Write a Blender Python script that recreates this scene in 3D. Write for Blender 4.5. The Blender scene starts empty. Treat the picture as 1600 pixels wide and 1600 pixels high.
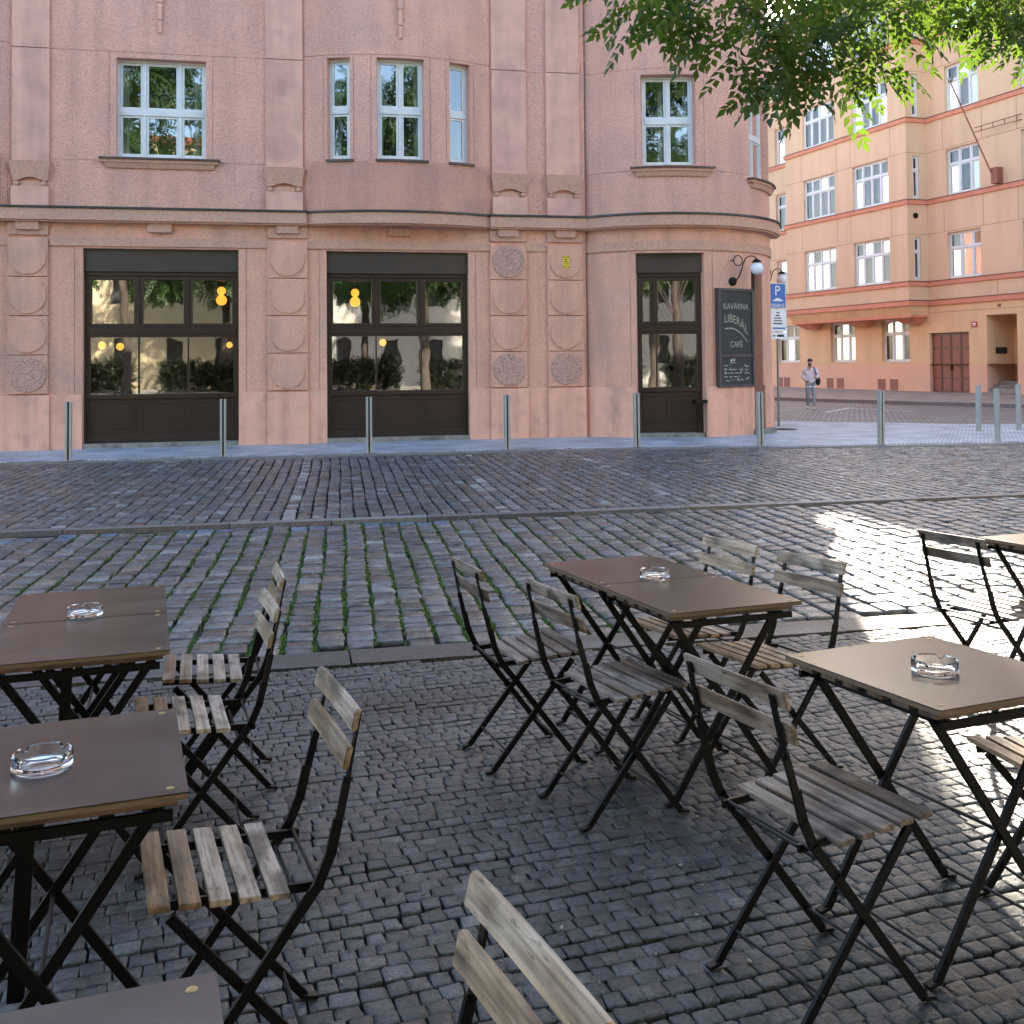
import bpy, bmesh, math, random
import numpy as np
from mathutils import Vector, Matrix

random.seed(7)
rng = np.random.default_rng(11)
R = math.radians
PI = math.pi
SC = bpy.context.scene
COL = SC.collection

# ------------------------------------------------------------------ camera
cam_d = bpy.data.cameras.new('camera')
cam = bpy.data.objects.new('camera', cam_d)
COL.objects.link(cam)
cam.matrix_world = (Matrix.Translation((0, 0, 1.55)) @ Matrix.Rotation(R(-11.8), 4, 'Z') @
                    Matrix.Rotation(R(91.6), 4, 'X') @ Matrix.Rotation(R(-0.55), 4, 'Z'))
cam_d.sensor_width = 36
cam_d.lens = 36.9
cam_d.shift_y = -279 / 1600
cam_d.clip_start = 0.05
cam_d.clip_end = 2000
SC.camera = cam

# ------------------------------------------------------------------ world, sun, exposure
SUN_H, SUN_E = R(23.75), R(21)
w = bpy.data.worlds.new('World')
SC.world = w
w.use_nodes = True
nt = w.node_tree
bg = nt.nodes['Background']
sky = nt.nodes.new('ShaderNodeTexSky')
sky.sky_type = 'NISHITA'
sky.sun_disc = False
sky.sun_elevation = SUN_E
sky.sun_rotation = SUN_H
sky.air_density = 1.0
sky.dust_density = 1.5
nt.links.new(sky.outputs[0], bg.inputs[0])
bg.inputs[1].default_value = 0.15
sl = bpy.data.lights.new('sun', 'SUN')
sl.energy = 5.0
sl.angle = R(0.8)
sl.color = (1.0, 0.9, 0.74)
sun = bpy.data.objects.new('sun', sl)
COL.objects.link(sun)
sdir = Vector((math.sin(SUN_H) * math.cos(SUN_E), math.cos(SUN_H) * math.cos(SUN_E), math.sin(SUN_E)))
sun.rotation_euler = (-sdir).to_track_quat('-Z', 'Y').to_euler()
SC.view_settings.view_transform = 'Standard'
SC.view_settings.look = 'None'
SC.view_settings.gamma = 1
SC.view_settings.exposure = 2.3

# ------------------------------------------------------------------ materials
def lk(nt, a, b): nt.links.new(a, b)

def mat(name, c1, c2=None, rough=.7, metal=0., spec=.5, ns=4., detail=6., c3=None, ns3=.6, f3=(.5, .7),
        bump=0., bs=40., bdist=.01, bump2=0., bs2=6., stretch=None, tone=False, rvar=0., rand=0., trans=0., ior=1.5,
        emis=None, coat=0., shade_speckle=None, streak=None):
    m = bpy.data.materials.new(name)
    m.use_nodes = True
    nt = m.node_tree
    b = nt.nodes['Principled BSDF']
    N = nt.nodes.new
    tc = N('ShaderNodeTexCoord')
    co = tc.outputs['Object']
    if rand:
        oi = N('ShaderNodeObjectInfo'); va = N('ShaderNodeVectorMath'); va.operation = 'SCALE'
        va.inputs[0].default_value = (37, 91, 53)
        lk(nt, oi.outputs['Random'], va.inputs['Scale'])
        vb = N('ShaderNodeVectorMath'); vb.operation = 'ADD'
        lk(nt, co, vb.inputs[0]); lk(nt, va.outputs[0], vb.inputs[1]); co = vb.outputs[0]
    if stretch:
        mp = N('ShaderNodeMapping'); mp.inputs['Scale'].default_value = stretch
        lk(nt, co, mp.inputs[0]); co = mp.outputs[0]
    def nz(scale, det=6., dist=0.):
        n = N('ShaderNodeTexNoise'); n.inputs['Scale'].default_value = scale
        n.inputs['Detail'].default_value = det; n.inputs['Distortion'].default_value = dist
        lk(nt, co, n.inputs['Vector']); return n.outputs['Fac']
    def ramp(f, a, z):
        r = N('ShaderNodeMapRange'); r.inputs['From Min'].default_value = a; r.inputs['From Max'].default_value = z
        lk(nt, f, r.inputs['Value']); return r.outputs[0]
    col = None
    base = N('ShaderNodeMix'); base.data_type = 'RGBA'
    base.inputs[6].default_value = (*c1, 1); base.inputs[7].default_value = (*(c2 or c1), 1)
    lk(nt, ramp(nz(ns, detail), .3, .7), base.inputs[0]); col = base.outputs[2]
    if c3:
        x = N('ShaderNodeMix'); x.data_type = 'RGBA'; lk(nt, col, x.inputs[6]); x.inputs[7].default_value = (*c3, 1)
        lk(nt, ramp(nz(ns3, 8., .4), f3[0], f3[1]), x.inputs[0]); col = x.outputs[2]
    if shade_speckle:  # dark speckle; on roughcast it paints the shade of small pits into the colour
        sc_, lo, a_, z_ = shade_speckle
        x = N('ShaderNodeVectorMath'); x.operation = 'SCALE'; lk(nt, col, x.inputs[0])
        r = N('ShaderNodeMapRange'); r.inputs['From Min'].default_value = a_; r.inputs['From Max'].default_value = z_
        r.inputs['To Min'].default_value = lo; r.inputs['To Max'].default_value = 1.06
        lk(nt, nz(sc_, 3.), r.inputs['Value']); lk(nt, r.outputs[0], x.inputs['Scale']); col = x.outputs[0]
    if streak:
        mp2 = N('ShaderNodeMapping'); mp2.inputs['Scale'].default_value = (1, 1, .10); lk(nt, co, mp2.inputs[0])
        n_ = N('ShaderNodeTexNoise'); n_.inputs['Scale'].default_value = streak[0]; n_.inputs['Detail'].default_value = 7; lk(nt, mp2.outputs[0], n_.inputs['Vector'])
        x = N('ShaderNodeVectorMath'); x.operation = 'SCALE'; lk(nt, col, x.inputs[0])
        r = N('ShaderNodeMapRange'); r.inputs['From Min'].default_value = .36; r.inputs['From Max'].default_value = .56
        r.inputs['To Min'].default_value = streak[1]; r.inputs['To Max'].default_value = 1.03; lk(nt, n_.outputs['Fac'], r.inputs['Value'])
        lk(nt, r.outputs[0], x.inputs['Scale']); col = x.outputs[0]
    if tone:
        at = N('ShaderNodeAttribute'); at.attribute_name = 'tone'
        x = N('ShaderNodeMix'); x.data_type = 'RGBA'; x.blend_type = 'MULTIPLY'; x.inputs[0].default_value = 1
        lk(nt, col, x.inputs[6]); lk(nt, at.outputs['Color'], x.inputs[7]); col = x.outputs[2]
    if rand:
        h = N('ShaderNodeHueSaturation'); lk(nt, col, h.inputs['Color'])
        mr = N('ShaderNodeMapRange'); mr.inputs['To Min'].default_value = 1 - rand; mr.inputs['To Max'].default_value = 1 + rand
        lk(nt, oi.outputs['Random'], mr.inputs['Value']); lk(nt, mr.outputs[0], h.inputs['Value']); col = h.outputs[0]
    lk(nt, col, b.inputs['Base Color'])
    b.inputs['Roughness'].default_value = rough
    if rvar:
        mr = N('ShaderNodeMapRange'); mr.inputs['To Min'].default_value = rough - rvar; mr.inputs['To Max'].default_value = rough + rvar
        lk(nt, ramp(nz(ns * 1.7, 5.), .35, .65), mr.inputs['Value']); lk(nt, mr.outputs[0], b.inputs['Roughness'])
    b.inputs['Metallic'].default_value = metal
    b.inputs['Specular IOR Level'].default_value = spec
    b.inputs['IOR'].default_value = ior
    b.inputs['Transmission Weight'].default_value = trans
    b.inputs['Coat Weight'].default_value = coat
    if emis:
        b.inputs['Emission Color'].default_value = (*emis[0], 1); b.inputs['Emission Strength'].default_value = emis[1]
    last = None
    for st, sc, d in ((bump, bs, bdist), (bump2, bs2, .03)):
        if st:
            bp = N('ShaderNodeBump'); bp.inputs['Strength'].default_value = st; bp.inputs['Distance'].default_value = d
            lk(nt, nz(sc, 5.), bp.inputs['Height'])
            if last: lk(nt, last, bp.inputs['Normal'])
            last = bp.outputs[0]
    if last: lk(nt, last, b.inputs['Normal'])
    return m

def brick_mat(name, c1, c2, cj, bw, bh, rough=.6, rot=0., msize=.012, bdist=.01, nvar=(.1, .1, .1), spec=.5):
    m = bpy.data.materials.new(name); m.use_nodes = True
    nt = m.node_tree; b = nt.nodes['Principled BSDF']; N = nt.nodes.new
    tc = N('ShaderNodeTexCoord'); mp = N('ShaderNodeMapping'); mp.inputs['Rotation'].default_value = (0, 0, rot)
    lk(nt, tc.outputs['Object'], mp.inputs[0])
    wn = N('ShaderNodeTexNoise'); wn.inputs['Scale'].default_value = 2.5; lk(nt, mp.outputs[0], wn.inputs['Vector'])
    vs = N('ShaderNodeVectorMath'); vs.operation = 'MULTIPLY_ADD'; lk(nt, wn.outputs['Color'], vs.inputs[0])
    vs.inputs[1].default_value = (bw * .5, bh * .5, 0); lk(nt, mp.outputs[0], vs.inputs[2])
    bt = N('ShaderNodeTexBrick'); lk(nt, vs.outputs[0], bt.inputs['Vector'])
    bt.inputs['Scale'].default_value = 1; bt.inputs['Brick Width'].default_value = bw; bt.inputs['Row Height'].default_value = bh
    bt.inputs['Mortar Size'].default_value = msize; bt.inputs['Mortar Smooth'].default_value = .4
    bt.inputs['Color1'].default_value = (*c1, 1); bt.inputs['Color2'].default_value = (*c2, 1); bt.inputs['Mortar'].default_value = (*cj, 1)
    n = N('ShaderNodeTexNoise'); n.inputs['Scale'].default_value = 1.3; n.inputs['Detail'].default_value = 8; lk(nt, tc.outputs['Object'], n.inputs['Vector'])
    mr = N('ShaderNodeMapRange'); mr.inputs['From Min'].default_value = .3; mr.inputs['From Max'].default_value = .7
    mr.inputs['To Min'].default_value = .7; mr.inputs['To Max'].default_value = 1.25; lk(nt, n.outputs['Fac'], mr.inputs['Value'])
    x = N('ShaderNodeVectorMath'); x.operation = 'SCALE'; lk(nt, bt.outputs['Color'], x.inputs[0]); lk(nt, mr.outputs[0], x.inputs['Scale'])
    lk(nt, x.outputs[0], b.inputs['Base Color'])
    b.inputs['Roughness'].default_value = rough; b.inputs['Specular IOR Level'].default_value = spec
    n2 = N('ShaderNodeTexNoise'); n2.inputs['Scale'].default_value = 1.2 / bw; n2.inputs['Detail'].default_value = 4; lk(nt, tc.outputs['Object'], n2.inputs['Vector'])
    ad = N('ShaderNodeMath'); ad.operation = 'MULTIPLY_ADD'; lk(nt, n2.outputs['Fac'], ad.inputs[0]); ad.inputs[1].default_value = .8
    iv = N('ShaderNodeMath'); iv.operation = 'SUBTRACT'; iv.inputs[0].default_value = 1; lk(nt, bt.outputs['Fac'], iv.inputs[1])
    lk(nt, iv.outputs[0], ad.inputs[2])
    bp = N('ShaderNodeBump'); bp.inputs['Strength'].default_value = .8; bp.inputs['Distance'].default_value = bdist
    lk(nt, ad.outputs[0], bp.inputs['Height']); lk(nt, bp.outputs[0], b.inputs['Normal'])
    return m

def glass_mat(name, refl=.3, tint=(.8, .85, .8), wav=.25, ws=1.6):
    m = bpy.data.materials.new(name); m.use_nodes = True
    nt = m.node_tree; N = nt.nodes.new; nt.nodes.remove(nt.nodes['Principled BSDF'])
    out = nt.nodes['Material Output']
    t = N('ShaderNodeBsdfTransparent'); t.inputs[0].default_value = (*tint, 1)
    g = N('ShaderNodeBsdfGlossy'); g.inputs['Roughness'].default_value = .015; g.inputs['Color'].default_value = (.95, .97, 1, 1)
    mx = N('ShaderNodeMixShader')
    lw = N('ShaderNodeLayerWeight'); lw.inputs['Blend'].default_value = .25
    mr = N('ShaderNodeMapRange'); mr.inputs['To Min'].default_value = refl; mr.inputs['To Max'].default_value = 1
    lk(nt, lw.outputs['Fresnel'], mr.inputs['Value']); lk(nt, mr.outputs[0], mx.inputs[0])
    lk(nt, t.outputs[0], mx.inputs[1]); lk(nt, g.outputs[0], mx.inputs[2]); lk(nt, mx.outputs[0], out.inputs[0])
    tc = N('ShaderNodeTexCoord'); n = N('ShaderNodeTexNoise'); n.inputs['Scale'].default_value = ws; n.inputs['Detail'].default_value = 2
    lk(nt, tc.outputs['Object'], n.inputs['Vector'])
    bp = N('ShaderNodeBump'); bp.inputs['Strength'].default_value = wav; bp.inputs['Distance'].default_value = .02
    lk(nt, n.outputs['Fac'], bp.inputs['Height']); lk(nt, bp.outputs[0], g.inputs['Normal'])
    return m

def leaf_mat(name, c1, c2, tr):
    m = bpy.data.materials.new(name); m.use_nodes = True
    nt = m.node_tree; N = nt.nodes.new; b = nt.nodes['Principled BSDF']; out = nt.nodes['Material Output']
    at = N('ShaderNodeAttribute'); at.attribute_name = 'tone'
    x = N('ShaderNodeMix'); x.data_type = 'RGBA'; lk(nt, at.outputs['Fac'], x.inputs[0])
    x.inputs[6].default_value = (*c1, 1); x.inputs[7].default_value = (*c2, 1)
    lk(nt, x.outputs[2], b.inputs['Base Color']); b.inputs['Roughness'].default_value = .45
    t = N('ShaderNodeBsdfTranslucent'); t.inputs[0].default_value = (*tr, 1)
    mx = N('ShaderNodeMixShader'); mx.inputs[0].default_value = .38
    lk(nt, b.outputs[0], mx.inputs[1]); lk(nt, t.outputs[0], mx.inputs[2]); lk(nt, mx.outputs[0], out.inputs[0])
    return m

M = {}
M['pink_rough'] = mat('pink_roughcast', (.77, .415, .315), (.69, .37, .285), rough=.9, ns=1.2, bump=1., bs=28, bdist=.03,
                      c3=(.62, .36, .30), ns3=.6, f3=(.48, .8), bump2=.25, bs2=3, shade_speckle=(38, .80, .34, .50), streak=(2.4, .90))
M['pink_smooth'] = mat('pink_smooth_render', (.72, .41, .315), (.66, .37, .285), rough=.85, ns=1.5, bump=.25, bs=60, bdist=.004,
                       c3=(.63, .345, .28), ns3=.45, f3=(.56, .60), shade_speckle=(2.5, .93, .35, .6), streak=(3., .88))
M['pink_band'] = mat('pink_cornice_render', (.60, .345, .245), (.52, .30, .22), rough=.85, ns=1.2, bump=.3, bs=45, bdist=.006,
                     c3=(.46, .28, .20), ns3=2.6, f3=(.60, .9), shade_speckle=(20, .86, .35, .5))
M['pink_ground'] = mat('salmon_roughcast', (.74, .395, .28), (.66, .355, .25), rough=.9, ns=1.5, bump=.8, bs=34, bdist=.022,
                       c3=(.52, .33, .26), ns3=.8, f3=(.5, .8), shade_speckle=(42, .82, .34, .48), streak=(2.6, .88))
M['pink_disc'] = mat('coarse_roughcast', (.64, .38, .29), (.50, .30, .23), rough=.95, ns=14, bump=1., bs=26, bdist=.05, shade_speckle=(26, .6, .36, .50))
M['plinth'] = mat('salmon_plinth_paint', (.78, .41, .29), (.71, .37, .26), rough=.75, ns=1.1, bump=.2, bs=20, bdist=.006,
                  c3=(.52, .31, .24), ns3=1.3, f3=(.6, .8), shade_speckle=(4, .92, .3, .5), streak=(4., .85))
M['flashing'] = mat('dark_sheet_metal', (.035, .036, .042), (.06, .06, .065), rough=.45, metal=.3, ns=5)
M['sill'] = mat('brown_sill_metal', (.07, .045, .04), (.11, .07, .06), rough=.5, ns=4)
M['white'] = mat('white_window_paint', (.72, .74, .74), (.62, .65, .66), rough=.4, ns=3)
M['shop'] = mat('dark_brown_gloss_paint', (.026, .012, .007), (.036, .018, .011), rough=.36, ns=2, bump=.15, bs=9, bdist=.01)
M['shutter'] = mat('shutter_box_paint', (.046, .030, .020), (.058, .040, .028), rough=.5, ns=1.2, stretch=(1, 1, 12))
M['step'] = mat('worn_granite', (.20, .18, .15), (.30, .28, .25), rough=.75, ns=12, bump=.3, bs=30, c3=(.12, .11, .10), ns3=3)
M['glass'] = glass_mat('old_window_glass', .20, (.8, .85, .8), .10, 1.2)
M['glass_shop'] = glass_mat('shop_window_glass', .32, (.75, .75, .7), .14, 1.0)
M['glass_far'] = glass_mat('far_window_glass', .08, (.8, .82, .85), .12, 1.2)
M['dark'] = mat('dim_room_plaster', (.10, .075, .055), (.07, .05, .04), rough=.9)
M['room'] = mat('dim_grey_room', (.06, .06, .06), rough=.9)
M['curtain'] = mat('white_net_curtain', (.62, .62, .60), (.45, .46, .46), rough=.9, ns=6, stretch=(6, 6, .4))
M['curtain2'] = mat('cream_net_curtain', (.48, .42, .34), (.30, .26, .21), rough=.9, ns=5, stretch=(6, 6, .3))
M['orange'] = mat('apricot_render', (.70, .49, .315), (.65, .45, .285), streak=(1.2, .94), rough=.9, ns=.6, bump=.25, bs=20,
                  c3=(.70, .48, .32), ns3=.35, f3=(.5, .85))
M['orange_low'] = mat('ochre_ground_floor_render', (.72, .48, .27), (.66, .43, .24), streak=(1.2, .94), rough=.9, ns=.8, bump=.25, bs=20)
M['orange_plinth'] = mat('salmon_base_render', (.76, .45, .30), (.70, .41, .27), rough=.9, ns=.8, c3=(.66, .42, .3), ns3=1.0)
M['band'] = mat('brick_red_band_paint', (.66, .27, .17), (.58, .22, .14), rough=.8, ns=2)
M['groove'] = mat('joint_shadow_render', (.36, .20, .11), rough=.95)
M['door'] = mat('varnished_brown_wood', (.16, .06, .03), (.11, .04, .02), rough=.4, ns=3, stretch=(4, 4, .6), bump=.1)
M['flap'] = mat('rust_brown_metal', (.26, .09, .055), rough=.6)
M['cream'] = mat('cream_render', (.70, .57, .36), (.62, .50, .31), rough=.9, ns=.5)
M['pale'] = mat('white_render', (.66, .62, .54), (.56, .53, .47), rough=.9, ns=.5)
M['copper'] = mat('green_copper', (.16, .34, .26), (.12, .28, .22), rough=.6)
M['tile'] = mat('red_roof_tile', (.32, .10, .05), (.24, .08, .04), rough=.8)
M['iron'] = mat('black_painted_iron', (.003, .003, .003), (.006, .005, .004), rough=.42, spec=.22, ns=9, c3=(.022, .013, .008), ns3=14, f3=(.64, .72))
M['bollard'] = mat('grey_bollard_paint', (.36, .355, .33), (.44, .43, .40), rough=.5, metal=.1, ns=4, c3=(.15, .14, .12), ns3=5, f3=(.62, .75))
M['globe'] = mat('opal_glass', (.80, .83, .86), rough=.25, spec=.5)
M['lamp_on'] = mat('lit_amber_globe', (.9, .5, .1), emis=((1, .40, .05), .62))
M['board'] = mat('chalkboard_black', (.018, .018, .018), (.028, .028, .027), rough=.6, ns=3)
M['board_frame'] = mat('aubergine_board_frame', (.055, .035, .035), (.075, .05, .05), rough=.5)
M['letter'] = mat('faded_gold_lettering', (.36, .32, .25), rough=.6)
M['chalk'] = mat('white_chalk', (.7, .7, .68), rough=.9)
M['blue'] = mat('sign_blue', (.01, .11, .42), rough=.35)
M['signwhite'] = mat('sign_white', (.78, .80, .82), rough=.35)
M['black'] = mat('matt_black', (.01, .01, .01), rough=.6)
M['yellow'] = mat('plate_yellow', (.70, .52, .03), rough=.4)
M['plaque'] = mat('plaque_red', (.42, .04, .03), rough=.4)
M['galv'] = mat('galvanised_post', (.22, .24, .22), (.3, .32, .3), rough=.45, metal=.6)
M['ply_top'] = mat('brown_film_faced_board', (.046, .027, .020), (.030, .020, .017), rough=.27, spec=.5, ns=3.5, rand=.12, shade_speckle=(140, .8, .3, .5), c3=(.095, .078, .068), ns3=5, f3=(.42, .85))
M['ply_edge'] = mat('raw_plywood_edge', (.22, .150, .088), (.13, .088, .052), rough=.7, ns=10, stretch=(1, 1, 30))
M['brass'] = mat('brass_cup_washer', (.34, .25, .11), rough=.5, metal=.6)
M['clear'] = mat('clear_glass', (1, 1, 1), rough=.02, trans=1, ior=1.47)
M['skin'] = mat('skin', (.48, .27, .19), rough=.6)
M['hair'] = mat('dark_hair', (.018, .012, .010), rough=.6)
M['shirt'] = mat('pale_lilac_shirt', (.86, .80, .86), (.76, .71, .78), rough=.85, ns=9, bump=.3, bs=14, bdist=.02)
M['jeans'] = mat('light_blue_denim', (.24, .30, .36), (.36, .42, .46), rough=.9, ns=7)
M['shoe'] = mat('white_leather', (.7, .66, .6), rough=.6)
M['bark'] = mat('grey_brown_bark', (.10, .075, .055), (.05, .038, .03), rough=.9, ns=8, stretch=(1, 1, .25), bump=.8, bs=9, bdist=.04)
M['leaf'] = leaf_mat('green_leaf', (.018, .040, .010), (.055, .090, .018), (.17, .29, .025))
M['leaf2'] = leaf_mat('dark_green_leaf', (.03, .07, .02), (.06, .12, .03), (.10, .2, .03))
M['added_hedge'] = leaf_mat('added_hedge_leaf', (.012, .017, .010), (.028, .036, .016), (.02, .03, .01))
M['moss'] = leaf_mat('joint_weed_green', (.035, .085, .012), (.15, .24, .03), (.10, .18, .015))
M['litter'] = mat('pale_litter', (.6, .57, .5), (.12, .07, .03), rough=.9, ns=30)

def wood_mat(name, c_wood, c_dark, c_grey, rand=.16, wear=(.42, .62)):
    m = bpy.data.materials.new(name); m.use_nodes = True
    nt = m.node_tree; b = nt.nodes['Principled BSDF']; N = nt.nodes.new
    tc = N('ShaderNodeTexCoord'); oi = N('ShaderNodeObjectInfo')
    va = N('ShaderNodeVectorMath'); va.operation = 'SCALE'; va.inputs[0].default_value = (31, 17, 23); lk(nt, oi.outputs['Random'], va.inputs['Scale'])
    vb = N('ShaderNodeVectorMath'); vb.operation = 'ADD'; lk(nt, tc.outputs['Object'], vb.inputs[0]); lk(nt, va.outputs[0], vb.inputs[1])
    def nz(scale, st, det=6.):
        mp = N('ShaderNodeMapping'); mp.inputs['Scale'].default_value = st; lk(nt, vb.outputs[0], mp.inputs[0])
        n = N('ShaderNodeTexNoise'); n.inputs['Scale'].default_value = scale; n.inputs['Detail'].default_value = det
        lk(nt, mp.outputs[0], n.inputs['Vector']); return n.outputs['Fac']
    def mr(f, a, z, o0=0., o1=1.):
        r = N('ShaderNodeMapRange'); r.inputs['From Min'].default_value = a; r.inputs['From Max'].default_value = z
        r.inputs['To Min'].default_value = o0; r.inputs['To Max'].default_value = o1; lk(nt, f, r.inputs['Value']); return r.outputs[0]
    def mix(a, bb, f):
        x = N('ShaderNodeMix'); x.data_type = 'RGBA'
        for i, c in ((6, a), (7, bb)):
            if isinstance(c, tuple): x.inputs[i].default_value = (*c, 1)
            else: lk(nt, c, x.inputs[i])
        lk(nt, f, x.inputs[0]); return x.outputs[2]
    grain = nz(26, (.14, 1.6, 1.6)); 
    c = mix(c_wood, tuple(v * .55 for v in c_wood), mr(grain, .4, .68))
    at = N('ShaderNodeAttribute'); at.attribute_name = 'tone'
    wearf = N('ShaderNodeMath'); wearf.operation = 'ADD'; lk(nt, nz(13, (.35, 1, 1), 9.), wearf.inputs[0])
    am = N('ShaderNodeMath'); am.operation = 'MULTIPLY_ADD'; lk(nt, at.outputs['Fac'], am.inputs[0]); am.inputs[1].default_value = .36; am.inputs[2].default_value = -.18
    lk(nt, am.outputs[0], wearf.inputs[1])
    c = mix(c, c_grey, mr(wearf.outputs[0], wear[0], wear[1]))
    c = mix(c, c_dark, mr(nz(11, (.45, 1, 1), 11.), .52, .66, 0, .9))
    c = mix(c, tuple(v * .5 for v in c_dark), mr(nz(120, (.2, 1, 1), 3.), .60, .72, 0, .7))
    sv = N('ShaderNodeVectorMath'); sv.operation = 'SCALE'; lk(nt, c, sv.inputs[0]); lk(nt, mr(nz(70, (.05, 1.3, 1.3), 4.), .32, .62, .52, 1.12), sv.inputs['Scale']); c = sv.outputs[0]
    h = N('ShaderNodeHueSaturation'); lk(nt, c, h.inputs['Color']); lk(nt, mr(oi.outputs['Random'], 0, 1, 1 - rand, 1 + rand), h.inputs['Value'])
    lk(nt, h.outputs[0], b.inputs['Base Color']); b.inputs['Roughness'].default_value = .62
    bp = N('ShaderNodeBump'); bp.inputs['Strength'].default_value = .35; bp.inputs['Distance'].default_value = .002
    lk(nt, grain, bp.inputs['Height']); lk(nt, bp.outputs[0], b.inputs['Normal'])
    return m
M['wood'] = wood_mat('weathered_acacia_slat', (.30, .185, .095), (.085, .058, .038), (.45, .355, .285))
M['wood_grey'] = wood_mat('greyed_weathered_slat', (.20, .125, .080), (.06, .040, .028), (.35, .275, .23))
M['wood_pale'] = wood_mat('pale_bleached_slat', (.50, .34, .22), (.10, .06, .04), (.58, .465, .37), wear=(.5, .75))

M['sett'] = mat('dark_basalt_sett', (.158, .157, .155), (.070, .069, .068), rough=.34, ns=6, detail=8, tone=True, bump=.5, bs=26, bdist=.012,
                bump2=.3, bs2=90, rvar=.10, spec=.7, c3=(.040, .034, .030), ns3=5.5, f3=(.55, .68), shade_speckle=(34, .55, .33, .52))
M['sett_small'] = mat('grey_mosaic_cube', (.086, .085, .085), (.036, .0355, .036), rough=.42, ns=12, detail=9, tone=True, bump=.7, bs=60, bdist=.007,
                      bump2=.3, bs2=200, rvar=.1, spec=.6, c3=(.034, .028, .023), ns3=2.2, f3=(.55, .70), shade_speckle=(75, .45, .34, .54))
M['soil'] = mat('dark_joint_sand', (.010, .009, .008), (.018, .015, .012), rough=.95, ns=30)
M['slab'] = mat('worn_brown_granite_slab', (.10, .076, .064), (.055, .042, .037), rough=.55, ns=24, bump=.6, bs=45, bdist=.01, c3=(.13, .125, .13), ns3=2, tone=True, shade_speckle=(60, .5, .38, .55))
M['slab_pale'] = mat('pale_worn_granite', (.24, .215, .20), (.15, .135, .13), rough=.55, ns=24, bump=.5, bs=45, bdist=.01, tone=True, shade_speckle=(60, .6, .38, .55))
M['pave'] = brick_mat('pale_mosaic_pavement', (.58, .61, .66), (.44, .47, .52), (.20, .21, .23), .09, .085, rough=.55, rot=R(8), msize=.010)
M['street'] = brick_mat('far_cobbled_street', (.25, .21, .20), (.17, .145, .14), (.05, .045, .04), .24, .16, rough=.5, rot=R(-60), msize=.016, bdist=.02)
M['pave2'] = brick_mat('far_side_pavement', (.36, .29, .24), (.26, .21, .17), (.12, .09, .075), .30, .2, rough=.6, rot=R(-50))
M['plaza'] = mat('pale_bounce_ground', (.62, .56, .48), (.5, .46, .40), rough=.95, ns=2)
M['kerb'] = mat('granite_kerb', (.26, .25, .25), (.19, .18, .18), rough=.65, ns=14, bump=.3, bs=40)
M['paint'] = mat('worn_road_paint', (.75, .75, .74), (.45, .45, .45), rough=.7, ns=6)
M['paint_y'] = mat('yellow_road_paint', (.6, .45, .2), (.4, .3, .2), rough=.7, ns=5)

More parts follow.
